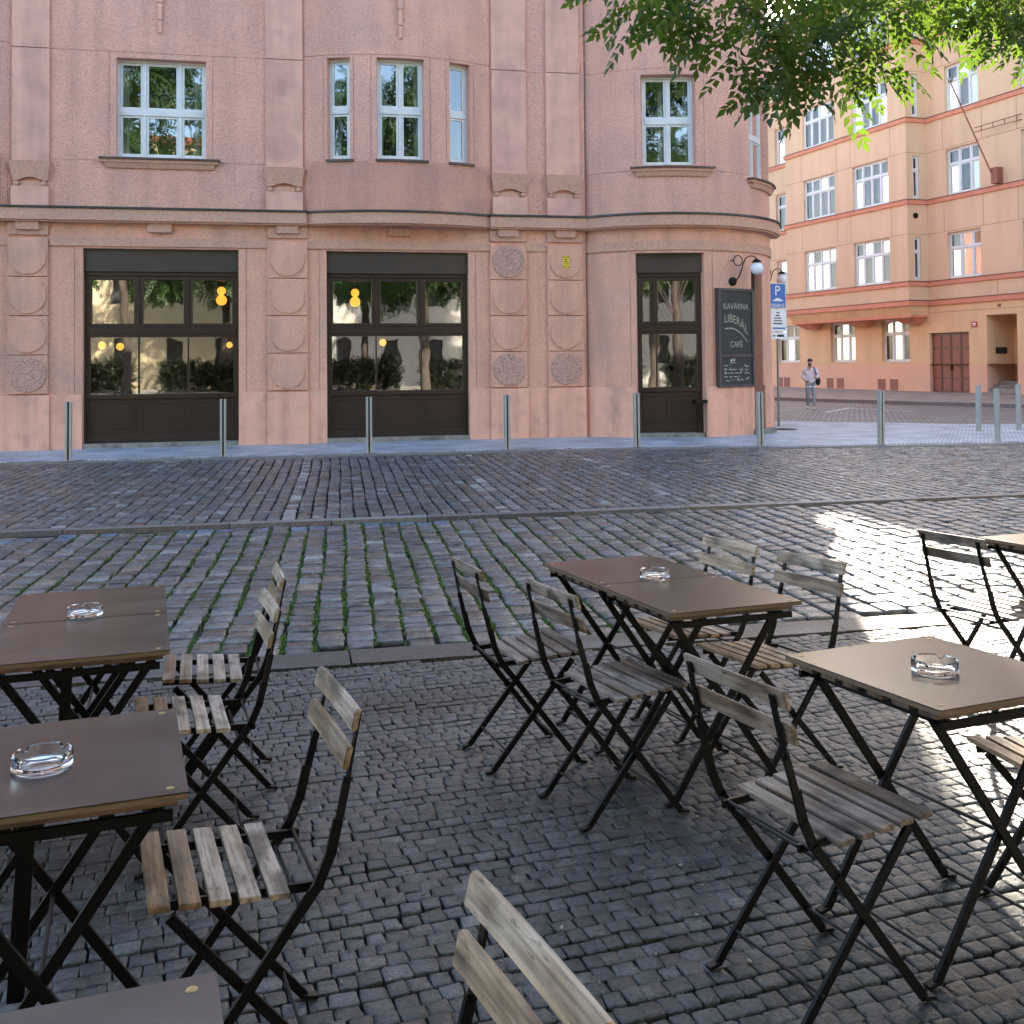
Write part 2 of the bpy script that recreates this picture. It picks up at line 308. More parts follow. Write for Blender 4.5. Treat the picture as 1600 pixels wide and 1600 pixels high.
# ------------------------------------------------------------------ mesh helpers
class MB:
    def __init__(s): s.v = []; s.f = []; s.m = []; s.mi = 0
    def add(s, vs, fs):
        o = len(s.v); s.v += [tuple(p) for p in vs]
        for f in fs: s.f.append(tuple(i + o for i in f)); s.m.append(s.mi)
    def quad(s, a, b, c, d): s.add([a, b, c, d], [(0, 1, 2, 3)])
    def box(s, x0, x1, y0, y1, z0, z1):
        s.hexa([(x0, y0, z0), (x1, y0, z0), (x1, y1, z0), (x0, y1, z0), (x0, y0, z1), (x1, y0, z1), (x1, y1, z1), (x0, y1, z1)])
    def hexa(s, p): s.add(p, [(0, 3, 2, 1), (4, 5, 6, 7), (0, 1, 5, 4), (1, 2, 6, 5), (2, 3, 7, 6), (3, 0, 4, 7)])
    def bar(s, a, b, wdir, wd, th):          # rectangular bar from a to b; wd along wdir, th across
        a, b, wdir = Vector(a), Vector(b), Vector(wdir)
        d = (b - a).normalized(); n = d.cross(wdir).normalized(); u = n.cross(d).normalized()
        u = u * wd / 2; n = n * th / 2
        s.hexa([a - u - n, a + u - n, a + u + n, a - u + n, b - u - n, b + u - n, b + u + n, b - u + n])
    def tube(s, pts, r, n=8, cap=True):
        pts = [Vector(p) for p in pts]; rs = r if isinstance(r, (list, tuple)) else [r] * len(pts)
        vs = []; up = Vector((0, 0, 1)); prev = None
        for i, p in enumerate(pts):
            d = (pts[min(i + 1, len(pts) - 1)] - pts[max(i - 1, 0)]).normalized()
            if prev is None:
                a = up if abs(d.z) < .9 else Vector((1, 0, 0)); x = d.cross(a).normalized()
            else: x = (prev - d * prev.dot(d)).normalized()
            prev = x; y = d.cross(x)
            for k in range(n):
                t = 2 * PI * k / n; vs.append(p + (x * math.cos(t) + y * math.sin(t)) * rs[i])
        fs = []
        for i in range(len(pts) - 1):
            for k in range(n): fs.append((i * n + k, i * n + (k + 1) % n, (i + 1) * n + (k + 1) % n, (i + 1) * n + k))
        if cap: fs.append(tuple(range(n))[::-1]); fs.append(tuple((len(pts) - 1) * n + k for k in range(n)))
        s.add(vs, fs)
    def lathe(s, prof, n=24, c=(0, 0, 0), axis='z', close=True, zf=None):
        vs = []
        for j, (r, z) in enumerate(prof):
            for k in range(n):
                t = 2 * PI * k / n; zz = z + (zf(j, t) if zf else 0)
                p = (r * math.cos(t), r * math.sin(t), zz)
                if axis == 'y': p = (p[0], -p[2], p[1])
                vs.append((p[0] + c[0], p[1] + c[1], p[2] + c[2]))
        fs = []
        m = len(prof)
        for j in range(m if close else m - 1):
            j2 = (j + 1) % m
            for k in range(n): fs.append((j * n + k, j * n + (k + 1) % n, j2 * n + (k + 1) % n, j2 * n + k))
        s.add(vs, fs)
    def sphere(s, c, r, n=16, m=10, sc=(1, 1, 1)):
        vs = []; fs = []
        for j in range(1, m):
            for k in range(n):
                a = PI * j / m; t = 2 * PI * k / n
                vs.append((c[0] + r * sc[0] * math.sin(a) * math.cos(t), c[1] + r * sc[1] * math.sin(a) * math.sin(t), c[2] + r * sc[2] * math.cos(a)))
        for j in range(m - 2):
            for k in range(n): fs.append((j * n + k, (j + 1) * n + k, (j + 1) * n + (k + 1) % n, j * n + (k + 1) % n))
        t = len(vs); vs.append((c[0], c[1], c[2] + r * sc[2])); vs.append((c[0], c[1], c[2] - r * sc[2]))
        for k in range(n):
            fs.append((t, k, (k + 1) % n)); fs.append((t + 1, (m - 2) * n + (k + 1) % n, (m - 2) * n + k))
        s.add(vs, fs)
    def mesh(s, name, mats, smooth=False, bev=0., attr=None):
        me = bpy.data.meshes.new(name); me.from_pydata(s.v, [], s.f)
        for m in (mats if isinstance(mats, (list, tuple)) else [mats]): me.materials.append(M[m] if isinstance(m, str) else m)
        me.polygons.foreach_set('material_index', s.m)
        if bev:
            bm = bmesh.new(); bm.from_mesh(me); bmesh.ops.recalc_face_normals(bm, faces=bm.faces)
            es = [e for e in bm.edges if len(e.link_faces) == 2 and e.calc_face_angle(0) > .5]
            bmesh.ops.bevel(bm, geom=es, offset=bev, segments=2, profile=.6, affect='EDGES', clamp_overlap=True)
            bm.to_mesh(me); bm.free()
        else:
            bm = bmesh.new(); bm.from_mesh(me); bmesh.ops.recalc_face_normals(bm, faces=bm.faces); bm.to_mesh(me); bm.free()
        if smooth:
            me.polygons.foreach_set('use_smooth', [True] * len(me.polygons))
            try: me.set_sharp_from_angle(angle=R(35))
            except Exception: pass
        return me
    def build(s, name, mats, parent=None, smooth=False, bev=0.):
        return link(name, s.mesh(name, mats, smooth, bev), parent)

def link(name, me, parent=None):
    o = bpy.data.objects.new(name, me); COL.objects.link(o)
    if parent: o.parent = parent
    return o
def tag(o, label=None, cat=None, group=None, kind=None):
    if label: o['label'] = label
    if cat: o['category'] = cat
    if group: o['group'] = group
    if kind: o['kind'] = kind
    return o
def empty(name, loc=(0, 0, 0), mtx=None):
    o = bpy.data.objects.new(name, None); COL.objects.link(o); o.empty_display_size = .2
    if mtx is not None: o.matrix_world = mtx
    else: o.location = loc
    return o
def copy_tree(o, parent=None):
    c = o.copy(); COL.objects.link(c)
    if parent: c.parent = parent
    for ch in [x for x in bpy.data.objects if x.parent == o]: copy_tree(ch, c)
    return c

def np_mesh(name, V, F, mats, tone=None, smooth=False):
    """V (n,3), F list of arrays of equal-arity faces"""
    me = bpy.data.meshes.new(name)
    nl = sum(f.size for f in F); npoly = sum(len(f) for f in F)
    me.vertices.add(len(V)); me.vertices.foreach_set('co', np.asarray(V, np.float32).ravel())
    me.loops.add(nl); me.polygons.add(npoly)
    me.loops.foreach_set('vertex_index', np.concatenate([f.ravel() for f in F]).astype(np.int32))
    tot = np.concatenate([np.full(len(f), f.shape[1]) for f in F])
    me.polygons.foreach_set('loop_start', np.concatenate([[0], np.cumsum(tot)[:-1]]).astype(np.int32))
    if smooth: me.polygons.foreach_set('use_smooth', np.ones(npoly, bool))
    me.update(calc_edges=True)
    if tone is not None:
        a = me.color_attributes.new('tone', 'FLOAT_COLOR', 'POINT')
        t = np.ones((len(V), 4), np.float32); t[:, :3] = tone; a.data.foreach_set('color', t.ravel())
    me.materials.append(M[mats]); me.validate(); return me

# ------------------------------------------------------------------ ground
TS = math.tan(R(1.68))
def gz(y): return -y * TS if y < 6.3 else -.19

g = MB()
ys = [-400, -60, -6, 0, 6.1, 6.3, 60, 900]
zs = [.14, .14, .14, -.035, -.215, -.225, -.225, -.225]
xs = [-600, -60, 0, 60, 600]
for i in range(len(ys) - 1):
    for j in range(len(xs) - 1):
        g.quad((xs[j], ys[i], zs[i]), (xs[j + 1], ys[i], zs[i]), (xs[j + 1], ys[i + 1], zs[i + 1]), (xs[j], ys[i + 1], zs[i + 1]))
tag(g.build('ground', 'soil'), 'dark sandy ground under and between the paving stones', 'ground', kind='structure')

KERB = [(-40, 21.2), (-8, 20.72), (6, 20.32), (8.2, 19.95), (10, 19.45), (12.5, 19.1), (15, 18.95), (40, 18.0)]
def kerb_y(x): return float(np.interp(x, [k[0] for k in KERB], [k[1] for k in KERB]))

def setts(name, matn, course_deg, w, lmin, lmax, keep, u_rng, v_rng, zfun, gap, jit, dome, tonefun, gapv=None, wob=.12, ts=.014, hs=.0018):
    """rows (courses) run along u; stones have random length along u, width w along v"""
    a = R(course_deg); U = np.array([math.cos(a), math.sin(a)]); Vv = np.array([-math.sin(a), math.cos(a)])
    gapv = gapv or gap
    C = []; H = []
    nv = int((v_rng[1] - v_rng[0]) / w)
    for k in range(nv):
        v = v_rng[0] + (k + .5) * w
        L = rng.uniform(lmin, lmax, int((u_rng[1] - u_rng[0]) / lmin) + 2); e = u_rng[0] + np.cumsum(L) - rng.uniform(0, lmax)
        uc = e - L / 2
        vw = v + wob * w * (.3 * np.sin(uc * 2.1 + k * 1.3) + .7 * np.sin(uc * .6 + k * .15))
        P = uc[:, None] * U + vw[:, None] * Vv
        ok = keep(P[:, 0], P[:, 1]) & (uc < u_rng[1])
        C.append(P[ok]); H.append(np.stack([L[ok] / 2, np.full(ok.sum(), w / 2), np.full(ok.sum(), k)], 1))
    C = np.concatenate(C); H = np.concatenate(H); n = len(C)
    hl = H[:, 0] - gap / 2; hw = H[:, 1] - gapv / 2
    c = .17
    base = np.array([(-1 + c, -1), (1 - c, -1), (1, -1 + c), (1, 1 - c), (1 - c, 1), (-1 + c, 1), (-1, 1 - c), (-1, -1 + c)])
    pts = np.repeat(base[None], n, 0)
    pts = pts + rng.normal(0, jit, pts.shape)
    cj = rng.normal(0, jit * .9, (n, 4, 2)); idx = [0, 1, 1, 2, 2, 3, 3, 0]
    pts += cj[:, idx]
    tilt = rng.normal(0, ts, (n, 2)); hz = rng.normal(0, hs, n)
    zc = np.array([zfun(x, y) for x, y in C])
    layers = []
    for sc, dz in ((1.0, -.03), (1.0, -dome), (.945, 0.), (.45, dome * .15)):
        q = pts * sc; lu = q[:, :, 0] * hl[:, None]; lv = q[:, :, 1] * hw[:, None]
        if sc < .9 and sc > .5: lu = lu; 
        X = C[:, None, 0] + lu * U[0] + lv * Vv[0]; Y = C[:, None, 1] + lu * U[1] + lv * Vv[1]
        Z = zc[:, None] + dz + hz[:, None] + lu * tilt[:, :1] + lv * tilt[:, 1:] + (rng.normal(0, dome * .22, lu.shape) if sc < 1 else 0)
        layers.append(np.stack([X, Y, Z], -1))
    V = np.stack(layers, 1).reshape(n, 32, 3)
    cen = np.stack([C[:, 0], C[:, 1], zc + dome * .4 + hz + rng.normal(0, dome * .2, n)], -1)[:, None]
    V = np.concatenate([V, cen], 1)
    q = []
    for l in range(3):
        for k in range(8): q.append((l * 8 + k, l * 8 + (k + 1) % 8, (l + 1) * 8 + (k + 1) % 8, (l + 1) * 8 + k))
    t = [(24 + k, 24 + (k + 1) % 8, 32) for k in range(8)]
    off = (np.arange(n) * 33)[:, None, None]
    Q = (np.array(q)[None] + off).reshape(-1, 4); T = (np.array(t)[None] + off).reshape(-1, 3)
    tn = np.repeat(tonefun(C, H, n), 33, 0)
    me = np_mesh(name, V.reshape(-1, 3), [Q, T], matn, tn, smooth=True)
    return link(name, me)

def tone_small(C, H, n):
    g = rng.lognormal(0, .24, n)[:, None] * np.ones(3)
    g *= 1 + rng.normal(0, .03, (n, 3)); warm = rng.random(n) < .12
    g[warm] *= np.array([1.15, 1.0, .88])
    # brown stain of damp earth by the slab
    d = np.hypot((C[:, 0] - .62) / .5, (C[:, 1] - 5.35) / .24); st = np.clip(1.5 - d, 0, 1)[:, None]
    g = g * (1 - st * .85) + st * .85 * np.array([.30, .19, .10])
    return g
setT = setts('terrace_paving', 'sett_small', 7.0, .063, .052, .082,
             lambda x, y: (y > .7) & (y < 6.12) & (x > -.42 * y - 1.3) & (x < .86 * y + 1.4), (-4, 8.5), (.4, 7.0),
             lambda x, y: -y * TS - .002, .0036, .065, .003, tone_small, wob=.5, hs=.0011)
tag(setT, 'small grey mosaic cubes laid in wavy courses under the tables', 'paving', kind='structure')

WL = [(-2.53, 12.2, 20.2), (-.06, 12.2, 20.2), (2.5, 12.2, 20.2), (4.85, 12.2, 20.2)]
def tone_road(C, H, n):
    g = rng.lognormal(0, .27, n)[:, None] * np.ones(3)
    r = rng.random(n)
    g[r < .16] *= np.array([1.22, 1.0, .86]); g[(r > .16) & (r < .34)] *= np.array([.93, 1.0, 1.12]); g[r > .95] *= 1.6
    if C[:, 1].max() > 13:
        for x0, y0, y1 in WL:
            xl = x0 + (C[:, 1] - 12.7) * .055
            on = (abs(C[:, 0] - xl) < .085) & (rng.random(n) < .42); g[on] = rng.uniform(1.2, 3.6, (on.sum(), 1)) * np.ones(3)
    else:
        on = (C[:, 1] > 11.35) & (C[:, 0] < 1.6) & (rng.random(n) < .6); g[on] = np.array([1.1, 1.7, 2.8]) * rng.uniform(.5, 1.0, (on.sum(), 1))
    return g
def keep_near(x, y): return (y > 6.55) & (y < 11.6) & (x > -.42 * y - 1.2) & (x < .84 * y + 2.5)
def keep_far(x, y):
    ky = np.interp(x, [k[0] for k in KERB], [k[1] for k in KERB])
    return (y > 11.98) & (y < ky - .38) & (x > -.40 * y - 1.2) & (x < .84 * y + 2.5)
rd = setts('road', 'sett', 87.7, .192, .13, .27, keep_near, (5, 13), (-13.5, 7), lambda x, y: -.19, .012, .05, .008, tone_road, gapv=.026)
tag(rd, 'large dark cobbles with weeds in the long joints', 'road', kind='structure')
rd2 = setts('road', 'sett', 87.7, .165, .13, .24, keep_far, (10, 24), (-21, 11), lambda x, y: -.19, .012, .05, .008, tone_road, gapv=.024)
tag(rd2, 'bare dark cobbles beyond the raised granite strip', 'road', kind='structure')

def slabs(name, pts, wd, z, matn, lmin, lmax, label, th=.05, cut=.012, chip=.006):
    mb = MB(); tones = []
    seg = []
    for (x0, y0), (x1, y1) in zip(pts[:-1], pts[1:]):
        d = math.hypot(x1 - x0, y1 - y0); t = 0
        while t < d - .02:
            l = min(random.uniform(lmin, lmax), d - t); seg.append(((x0 + (x1 - x0) * t / d, y0 + (y1 - y0) * t / d), (x0 + (x1 - x0) * (t + l - cut) / d, y0 + (y1 - y0) * (t + l - cut) / d))); t += l
    for a, b in seg:
        zz = z + random.gauss(0, .0025); j = lambda: random.gauss(0, chip)
        m = 6
        for k in range(m):
            f0, f1 = k / m, (k + 1) / m
            if k == 0: ja, jb = j(), j()
            jc, jd = j(), j()
            pa = (a[0] + (b[0] - a[0]) * f0, a[1] + (b[1] - a[1]) * f0); pb = (a[0] + (b[0] - a[0]) * f1, a[1] + (b[1] - a[1]) * f1)
            mb.hexa([(pa[0], pa[1] - wd / 2 + ja, zz - th), (pb[0], pb[1] - wd / 2 + jc, zz - th), (pb[0], pb[1] + wd / 2 + jd, zz - th), (pa[0], pa[1] + wd / 2 + jb, zz - th),
                     (pa[0], pa[1] - wd / 2 + ja, zz), (pb[0], pb[1] - wd / 2 + jc, zz), (pb[0], pb[1] + wd / 2 + jd, zz), (pa[0], pa[1] + wd / 2 + jb, zz)])
            ja, jb = jc, jd
    o = mb.build(name, matn)
    a = o.data.color_attributes.new('tone', 'FLOAT_COLOR', 'POINT'); t = np.ones((len(o.data.vertices), 4), np.float32)
    n = len(o.data.vertices) // 48 + 1
    tt = np.repeat(rng.uniform(.7, 1.35, (n, 1)) * np.array([1, 1, 1]) * (1 + rng.normal(0, .06, (n, 3))), 48, 0)[:len(t)]
    t[:, :3] = tt; a.data.foreach_set('color', t.ravel())
    return tag(o, label, 'kerb', kind='structure')
slabs('kerb', [(-9, 6.36), (16, 6.28)], .30, -.183, 'slab', .9, 1.7, 'brown granite slab strip at the edge of the terrace')
slabs('kerb', [(-12, 12.05), (20, 11.55)], .17, -.165, 'slab_pale', 1.0, 2.0, 'long low granite strip across the middle of the road', th=.06)
slabs('kerb', [(x, y - .17) for x, y in KERB[1:-1]] + [(26, 18.35)], .30, -.172, 'kerb', .8, 1.3, 'granite kerb along the far pavement')

# far pavement, apron, street
def sheet(name, poly, z, matn, label, cat, th=0.):
    mb = MB(); mb.add([(x, y, z) for x, y in poly], [tuple(range(len(poly)))])
    if th:
        n = len(poly)
        for i in range(n):
            a, b = poly[i], poly[(i + 1) % n]
            mb.quad((a[0], a[1], z - th), (b[0], b[1], z - th), (b[0], b[1], z), (a[0], a[1], z))
    return tag(mb.build(name, matn), label, cat, kind='structure')
sheet('pavement', [(x, y) for x, y in KERB] + [(40, 19.6), (24, 22.6), (18.45, 23.9), (16.9, 24.6), (13.4, 27.6), (13.1, 60), (8, 60), (8, 30), (-40, 30)], -.160, 'pave', 'pale bluish mosaic pavement in front of the pink corner house', 'pavement', .08)
sheet('street', [(10, 20), (70, 12), (70, 60), (40, 90), (6, 120), (6, 26)], -.19, 'street', 'side street paved with brownish cobbles', 'street')
sheet('pavement', [(16, 70), (19.0, 47.5), (20.6, 42.4), (22.7, 36.8), (24.85, 32.1), (30, 22), (45, 10), (60, 12), (40, 60), (20, 110), (10, 110)], -.06, 'pave2', 'brownish stone pavement along the apricot apartment house', 'pavement', .12)
slabs('kerb', [(16.8, 62), (19.0, 47.5), (20.5, 42.4), (22.6, 36.8), (24.75, 32.1), (29.9, 22)], .2, -.055, 'kerb', .9, 1.2, 'kerb of the pavement along the apricot house', th=.14)
sheet('street', [(9, 60.2), (13.1, 27.7), (14, 27.3), (16, 70), (10, 110)], -.184, 'street', 'strip of the side street beside the pink house', 'street')

def stripe(name, quads, matn, label, z=-.183):
    mb = MB()
    for q in quads: mb.add([(x, y, z) for x, y in q], [(0, 1, 2, 3)])
    return tag(mb.build(name, matn), label, 'road marking', kind='structure')
stripe('crosswalk', [[(17.2 + k * .95, 24.2 + k * .62), (17.75 + k * .95, 24.0 + k * .62), (21.8 + k * .95, 22.8 + k * .8), (21.3 + k * .95, 22.3 + k * .8)] for k in range(7)],
       'paint', 'white zebra crossing stripes at the far right')
stripe('road_marking', [[(17.2, 32.0), (19.6, 34.6), (19.75, 34.5), (17.35, 31.9)], [(19.9, 31.2), (19.4, 34.6), (19.55, 34.6), (20.05, 31.2)]], 'paint', 'thin white parking lines on the side street')
stripe('road_marking', [[(20.25, 36.6), (21.5, 33.0), (21.65, 33.05), (20.4, 36.65)]], 'paint_y', 'worn yellow line beside the far kerb')
mh = MB(); mh.lathe([(.32, 0), (.30, .006), (.0, .006), (0, 0)], 24, (11.9, 24.1, -.161)); 
tag(mh.build('puddle', 'soil'), 'dark flat grate on the pavement below the house corner', 'drain', kind='structure')

sheet('square', [(-60, -1.0), (60, -1.0), (60, -60), (-60, -60)], .16, 'plaza', 'unseen square behind the terrace, made pale to bounce light onto the facades', 'square')  # unseen ground, kept pale to bounce light onto the facades
# weeds in the joints
def tufts(P, hmin, hmax, nb, spread):
    n = len(P); V = []; 
    ang = rng.uniform(0, 2 * PI, (n, nb)); h = rng.uniform(hmin, hmax, (n, nb)); wd = rng.uniform(.35, .6, (n, nb)) * h
    ox = rng.normal(0, spread, (n, nb)); oy = rng.normal(0, spread, (n, nb)); lean = rng.uniform(.5, 1.6, (n, nb)) * h
    cx = P[:, 0, None] + ox; cy = P[:, 1, None] + oy; cz = P[:, 2, None] + np.zeros_like(ox)
    c, s = np.cos(ang), np.sin(ang)
    def pt(f, l, z): return np.stack([cx + c * f - s * l, cy + s * f + c * l, cz + z], -1)
    vs = np.stack([pt(0 * h, -wd / 3, 0 * h), pt(0 * h, wd / 3, 0 * h), pt(lean * .6, wd / 2, h * .75), pt(lean, 0 * h, h), pt(lean * .6, -wd / 2, h * .75)], 2)
    V = vs.reshape(-1, 3); m = n * nb
    F = (np.arange(m) * 5)[:, None] + np.array([0, 1, 2, 3, 4])[None]
    tone = np.repeat(rng.random(m), 5)[:, None] * np.ones(3)
    return V, F, tone
a = R(87.7); U = np.array([math.cos(a), math.sin(a)]); Vv = np.array([-math.sin(a), math.cos(a)])
PP = []
for k in range(0, 108):
    v = -13.5 + k * .192
    u = rng.uniform(6.5, 11.7, 900)
    vw = v + .12 * .192 * (.3 * np.sin(u * 2.1 + k * 1.3) + .7 * np.sin(u * .6 + k * .15))
    P = u[:, None] * U + vw[:, None] * Vv + rng.normal(0, .006, (900, 1)) * Vv
    x, y = P[:, 0], P[:, 1]
    dens = np.clip(1.25 - abs(x - .7 - (y - 6.5) * .0) / (2.3 + (y - 6.5) * .25), .0, 1) * np.clip(1.15 - (y - 6.5) / 9, 0.1, 1)
    dens *= np.clip((.35 + .7 * np.sin(u * 3.1 + k * 2.2) * np.sin(u * 7.7 + k * 1.7)) * 1.4 + .12, 0.1, 1)
    ok = (rng.random(900) < dens) & keep_near(x, y)
    PP.append(np.c_[P[ok], np.full(ok.sum(), -.205)])
PP = np.concatenate(PP)
V1, F1, T1 = tufts(PP, .008, .022, 3, .006)
# a few weeds between the slabs and beyond the middle strip
xx = rng.uniform(-5, 6, 900); P2 = np.c_[xx, np.where(rng.random(900) < .5, 11.93 - xx * .016 - .1, 6.17) + rng.normal(0, .012, 900), np.full(900, -.2)]
P3 = np.c_[rng.uniform(-3.5, 5.5, 1600), rng.uniform(4.8, 6.12, 1600)]
P3 = P3[(np.sin(P3[:, 0] * 7) * np.sin(P3[:, 1] * 9) > .45)]; P3 = np.c_[P3, -P3[:, 1] * TS - .006]
V2, F2, T2 = tufts(np.r_[P2[rng.random(900) < .5], P3[:450]], .006, .016, 3, .006)
me = np_mesh('grass', np.r_[V1, V2], [np.r_[F1, F2 + len(V1)]], 'moss', np.r_[T1, T2])
tag(link('grass', me), 'green weeds growing in the joints between the cobbles', 'grass', kind='stuff')

lt = MB()
for i in range(260):
    y = random.uniform(1.3, 6.1); x = random.uniform(-.3 * y, .75 * y); s = random.choice((.002, .003, .004, .006)); z = -y * TS + .003; a_ = random.uniform(0, 6)
    lt.bar((x - s * math.cos(a_), y - s * math.sin(a_), z), (x + s * math.cos(a_), y + s * math.sin(a_), z + random.uniform(0, .004)), (0, 0, 1), s * .7, s * .9)
tag(lt.build('litter', 'litter'), 'tiny pale crumbs and leaf scraps scattered on the mosaic paving', 'litter', kind='stuff')

# ------------------------------------------------------------------ wall mapping
F0 = 23.30
def flat(s, z, d): return (s, F0 - d, z)
def arcmap(cx, cy, r):
    def f(s, z, d):
        t = s / r; return (cx + (r + d) * math.sin(t), cy - (r + d) * math.cos(t), z)
    return f
BR = 4.66
bay = arcmap(2.33, 27.46, BR)
bay2 = arcmap(-7.78, 27.46, BR)
TR = 2.9
tow = arcmap(8.9, 25.2, TR)
def chord(mp, s0, s1, d0=0.):
    a = Vector(mp(s0, 0, d0)); b = Vector(mp(s1, 0, d0)); u = (b - a); L = s1 - s0; n = Vector((u.y, -u.x, 0)).normalized()
    def f(s, z, d):
        p = a + u * ((s - s0) / L) + n * d; return (p.x, p.y, z)
    return f

def wbox(mb, mp, s0, s1, z0, z1, d0, d1, step=.3, taper=None):
    n = max(1, int(abs(s1 - s0) / step)) if mp is not flat else 1
    tz = taper or (0, 0)         # shrink bottom (s, d)
    vs = []; fs = []
    for i in range(n + 1):
        s = s0 + (s1 - s0) * i / n; sm = (s0 + s1) / 2
        sb = sm + (s - sm) * (1 - tz[0])
        vs += [mp(sb, z0, d0), mp(sb, z0, d1 - tz[1]), mp(s, z1, d1), mp(s, z1, d0)]
    for i in range(n):
        o = i * 4
        for k in range(4): fs.append((o + k, o + (k + 1) % 4, o + 4 + (k + 1) % 4, o + 4 + k))
    fs.append((0, 1, 2, 3)); fs.append((n * 4 + 3, n * 4 + 2, n * 4 + 1, n * 4))
    mb.add(vs, fs)

def wall(mb, mp, s0, s1, z0, z1, ops, d=0., step=.25):
    """ops: (s0,s1,z0,z1,recess,back)"""
    S = {s0, s1}; Z = {z0, z1}
    for o in ops:
        S |= {min(max(o[0], s0), s1), min(max(o[1], s0), s1)}; Z |= {min(max(o[2], z0), z1), min(max(o[3], z0), z1)}
    S = sorted(S); Z = sorted(Z)
    if mp is not flat:
        T = []
        for a, b in zip(S[:-1], S[1:]):
            n = max(1, int((b - a) / step)); T += [a + (b - a) * i / n for i in range(n)]
        T.append(S[-1])
    else: T = S
    for a, b in zip(T[:-1], T[1:]):
        for c, e in zip(Z[:-1], Z[1:]):
            sm, zm = (a + b) / 2, (c + e) / 2
            if any(o[0] < sm < o[1] and o[2] < zm < o[3] for o in ops): continue
            mb.quad(mp(a, c, d), mp(b, c, d), mp(b, e, d), mp(a, e, d))
    for o in ops:
        a, b, c, e, rec, back = o
        n = 1 if mp is flat else max(1, int((b - a) / step))
        for sx in (a, b): mb.quad(mp(sx, c, d), mp(sx, c, d - rec), mp(sx, e, d - rec), mp(sx, e, d))
        for i in range(n):
            x0, x1 = a + (b - a) * i / n, a + (b - a) * (i + 1) / n
            for zx in (c, e): mb.quad(mp(x0, zx, d), mp(x1, zx, d), mp(x1, zx, d - rec), mp(x0, zx, d - rec))
            if back: mb.quad(mp(x0, c, d - rec), mp(x1, c, d - rec), mp(x1, e, d - rec), mp(x0, e, d - rec))

def lights(cols, tr):
    return cols, tr

def window(parent, mp, s0, s1, z0, z1, rec, cols, tr, fw=.055, matf='white', glass='glass', room=True, curt=None, label=None, depth=1.3, roomm='room', trw=.09, sash=.045):
    """cols: fractions of mullions; tr: fraction of height of the transom (or None)"""
    q = chord(mp, s0, s1, -rec)
    f = MB(); L = s1 - s0; Hh = z1 - z0
    def b(a, c, e, h, d0, d1): wbox(f, q, a, c, e, h, d0, d1, 9)
    zt = z0 + Hh * tr if tr else None
    b(s0, s0 + fw, z0, z1, -.05, .03); b(s1 - fw, s1, z0, z1, -.05, .03)
    b(s0 + fw, s1 - fw, z0, z0 + fw, -.05, .028); b(s0 + fw, s1 - fw, z1 - fw, z1, -.05, .028)
    xs_ = [s0 + fw] + [s0 + L * c for c in cols] + [s1 - fw]
    rows = [(z0 + fw, z1 - fw)] if not zt else [(z0 + fw, zt - trw / 2), (zt + trw / 2, z1 - fw)]
    if zt: b(s0 + fw, s1 - fw, zt - trw / 2, zt + trw / 2, -.05, .045)
    for c in cols:
        for r in rows: b(s0 + L * c - fw * .62, s0 + L * c + fw * .62, r[0], r[1], -.05, .034)
    edges = []
    for i in range(len(xs_) - 1):
        a0 = xs_[i] + (fw * .62 if i else 0); a1 = xs_[i + 1] - (fw * .62 if i < len(xs_) - 2 else 0)
        for r in rows:
            g0, g1, h0, h1 = a0 + .004, a1 - .004, r[0] + .004, r[1] - .004
            b(g0, g0 + sash, h0, h1, -.03, .015); b(g1 - sash, g1, h0, h1, -.03, .015)
            b(g0 + sash, g1 - sash, h0, h0 + sash, -.03, .013); b(g0 + sash, g1 - sash, h1 - sash, h1, -.03, .013)
            edges.append((g0 + sash, g1 - sash, h0 + sash, h1 - sash))
    wo = f.build('window', matf, parent)
    if label: wo['label'] = label
    p = MB()
    for e in edges: p.quad(q(e[0], e[2], -.01), q(e[1], e[2], -.01), q(e[1], e[3], -.01), q(e[0], e[3], -.01))
    p.build('pane', glass, wo)
    if room:
        r = MB()
        a, c = s0 - .35, s1 + .35; e, h = z0 - .5, z1 + .25
        for (x0, x1, y0, y1, w0, w1) in ((a, c, -.06, -depth, e, e), (a, c, -.06, -depth, h, h)):
            r.quad(q(x0, w0, y0), q(x1, w0, y0), q(x1, w0, y1), q(x0, w0, y1))
        r.quad(q(a, e, -depth), q(c, e, -depth), q(c, h, -depth), q(a, h, -depth))
        r.quad(q(a, e, -.06), q(a, e, -depth), q(a, h, -depth), q(a, h, -.06)); r.quad(q(c, e, -.06), q(c, e, -depth), q(c, h, -depth), q(c, h, -.06))
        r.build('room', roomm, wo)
    if curt:
        m = MB()
        for (f0, f1, dd) in curt:
            n = max(6, int((f1 - f0) * L / .05)); 
            for i in range(n):
                u0, u1 = s0 + L * (f0 + (f1 - f0) * i / n), s0 + L * (f0 + (f1 - f0) * (i + 1) / n)
                d0 = -dd + .025 * math.sin(i * 1.9); d1 = -dd + .025 * math.sin((i + 1) * 1.9)
                m.quad(q(u0, z0 + .03, d0), q(u1, z0 + .03, d1), q(u1, z1 - .03, d1), q(u0, z1 - .03, d0))
        m.build('curtain', 'curtain' if glass != 'glass_far' else 'curtain2', wo, smooth=True)
    return wo

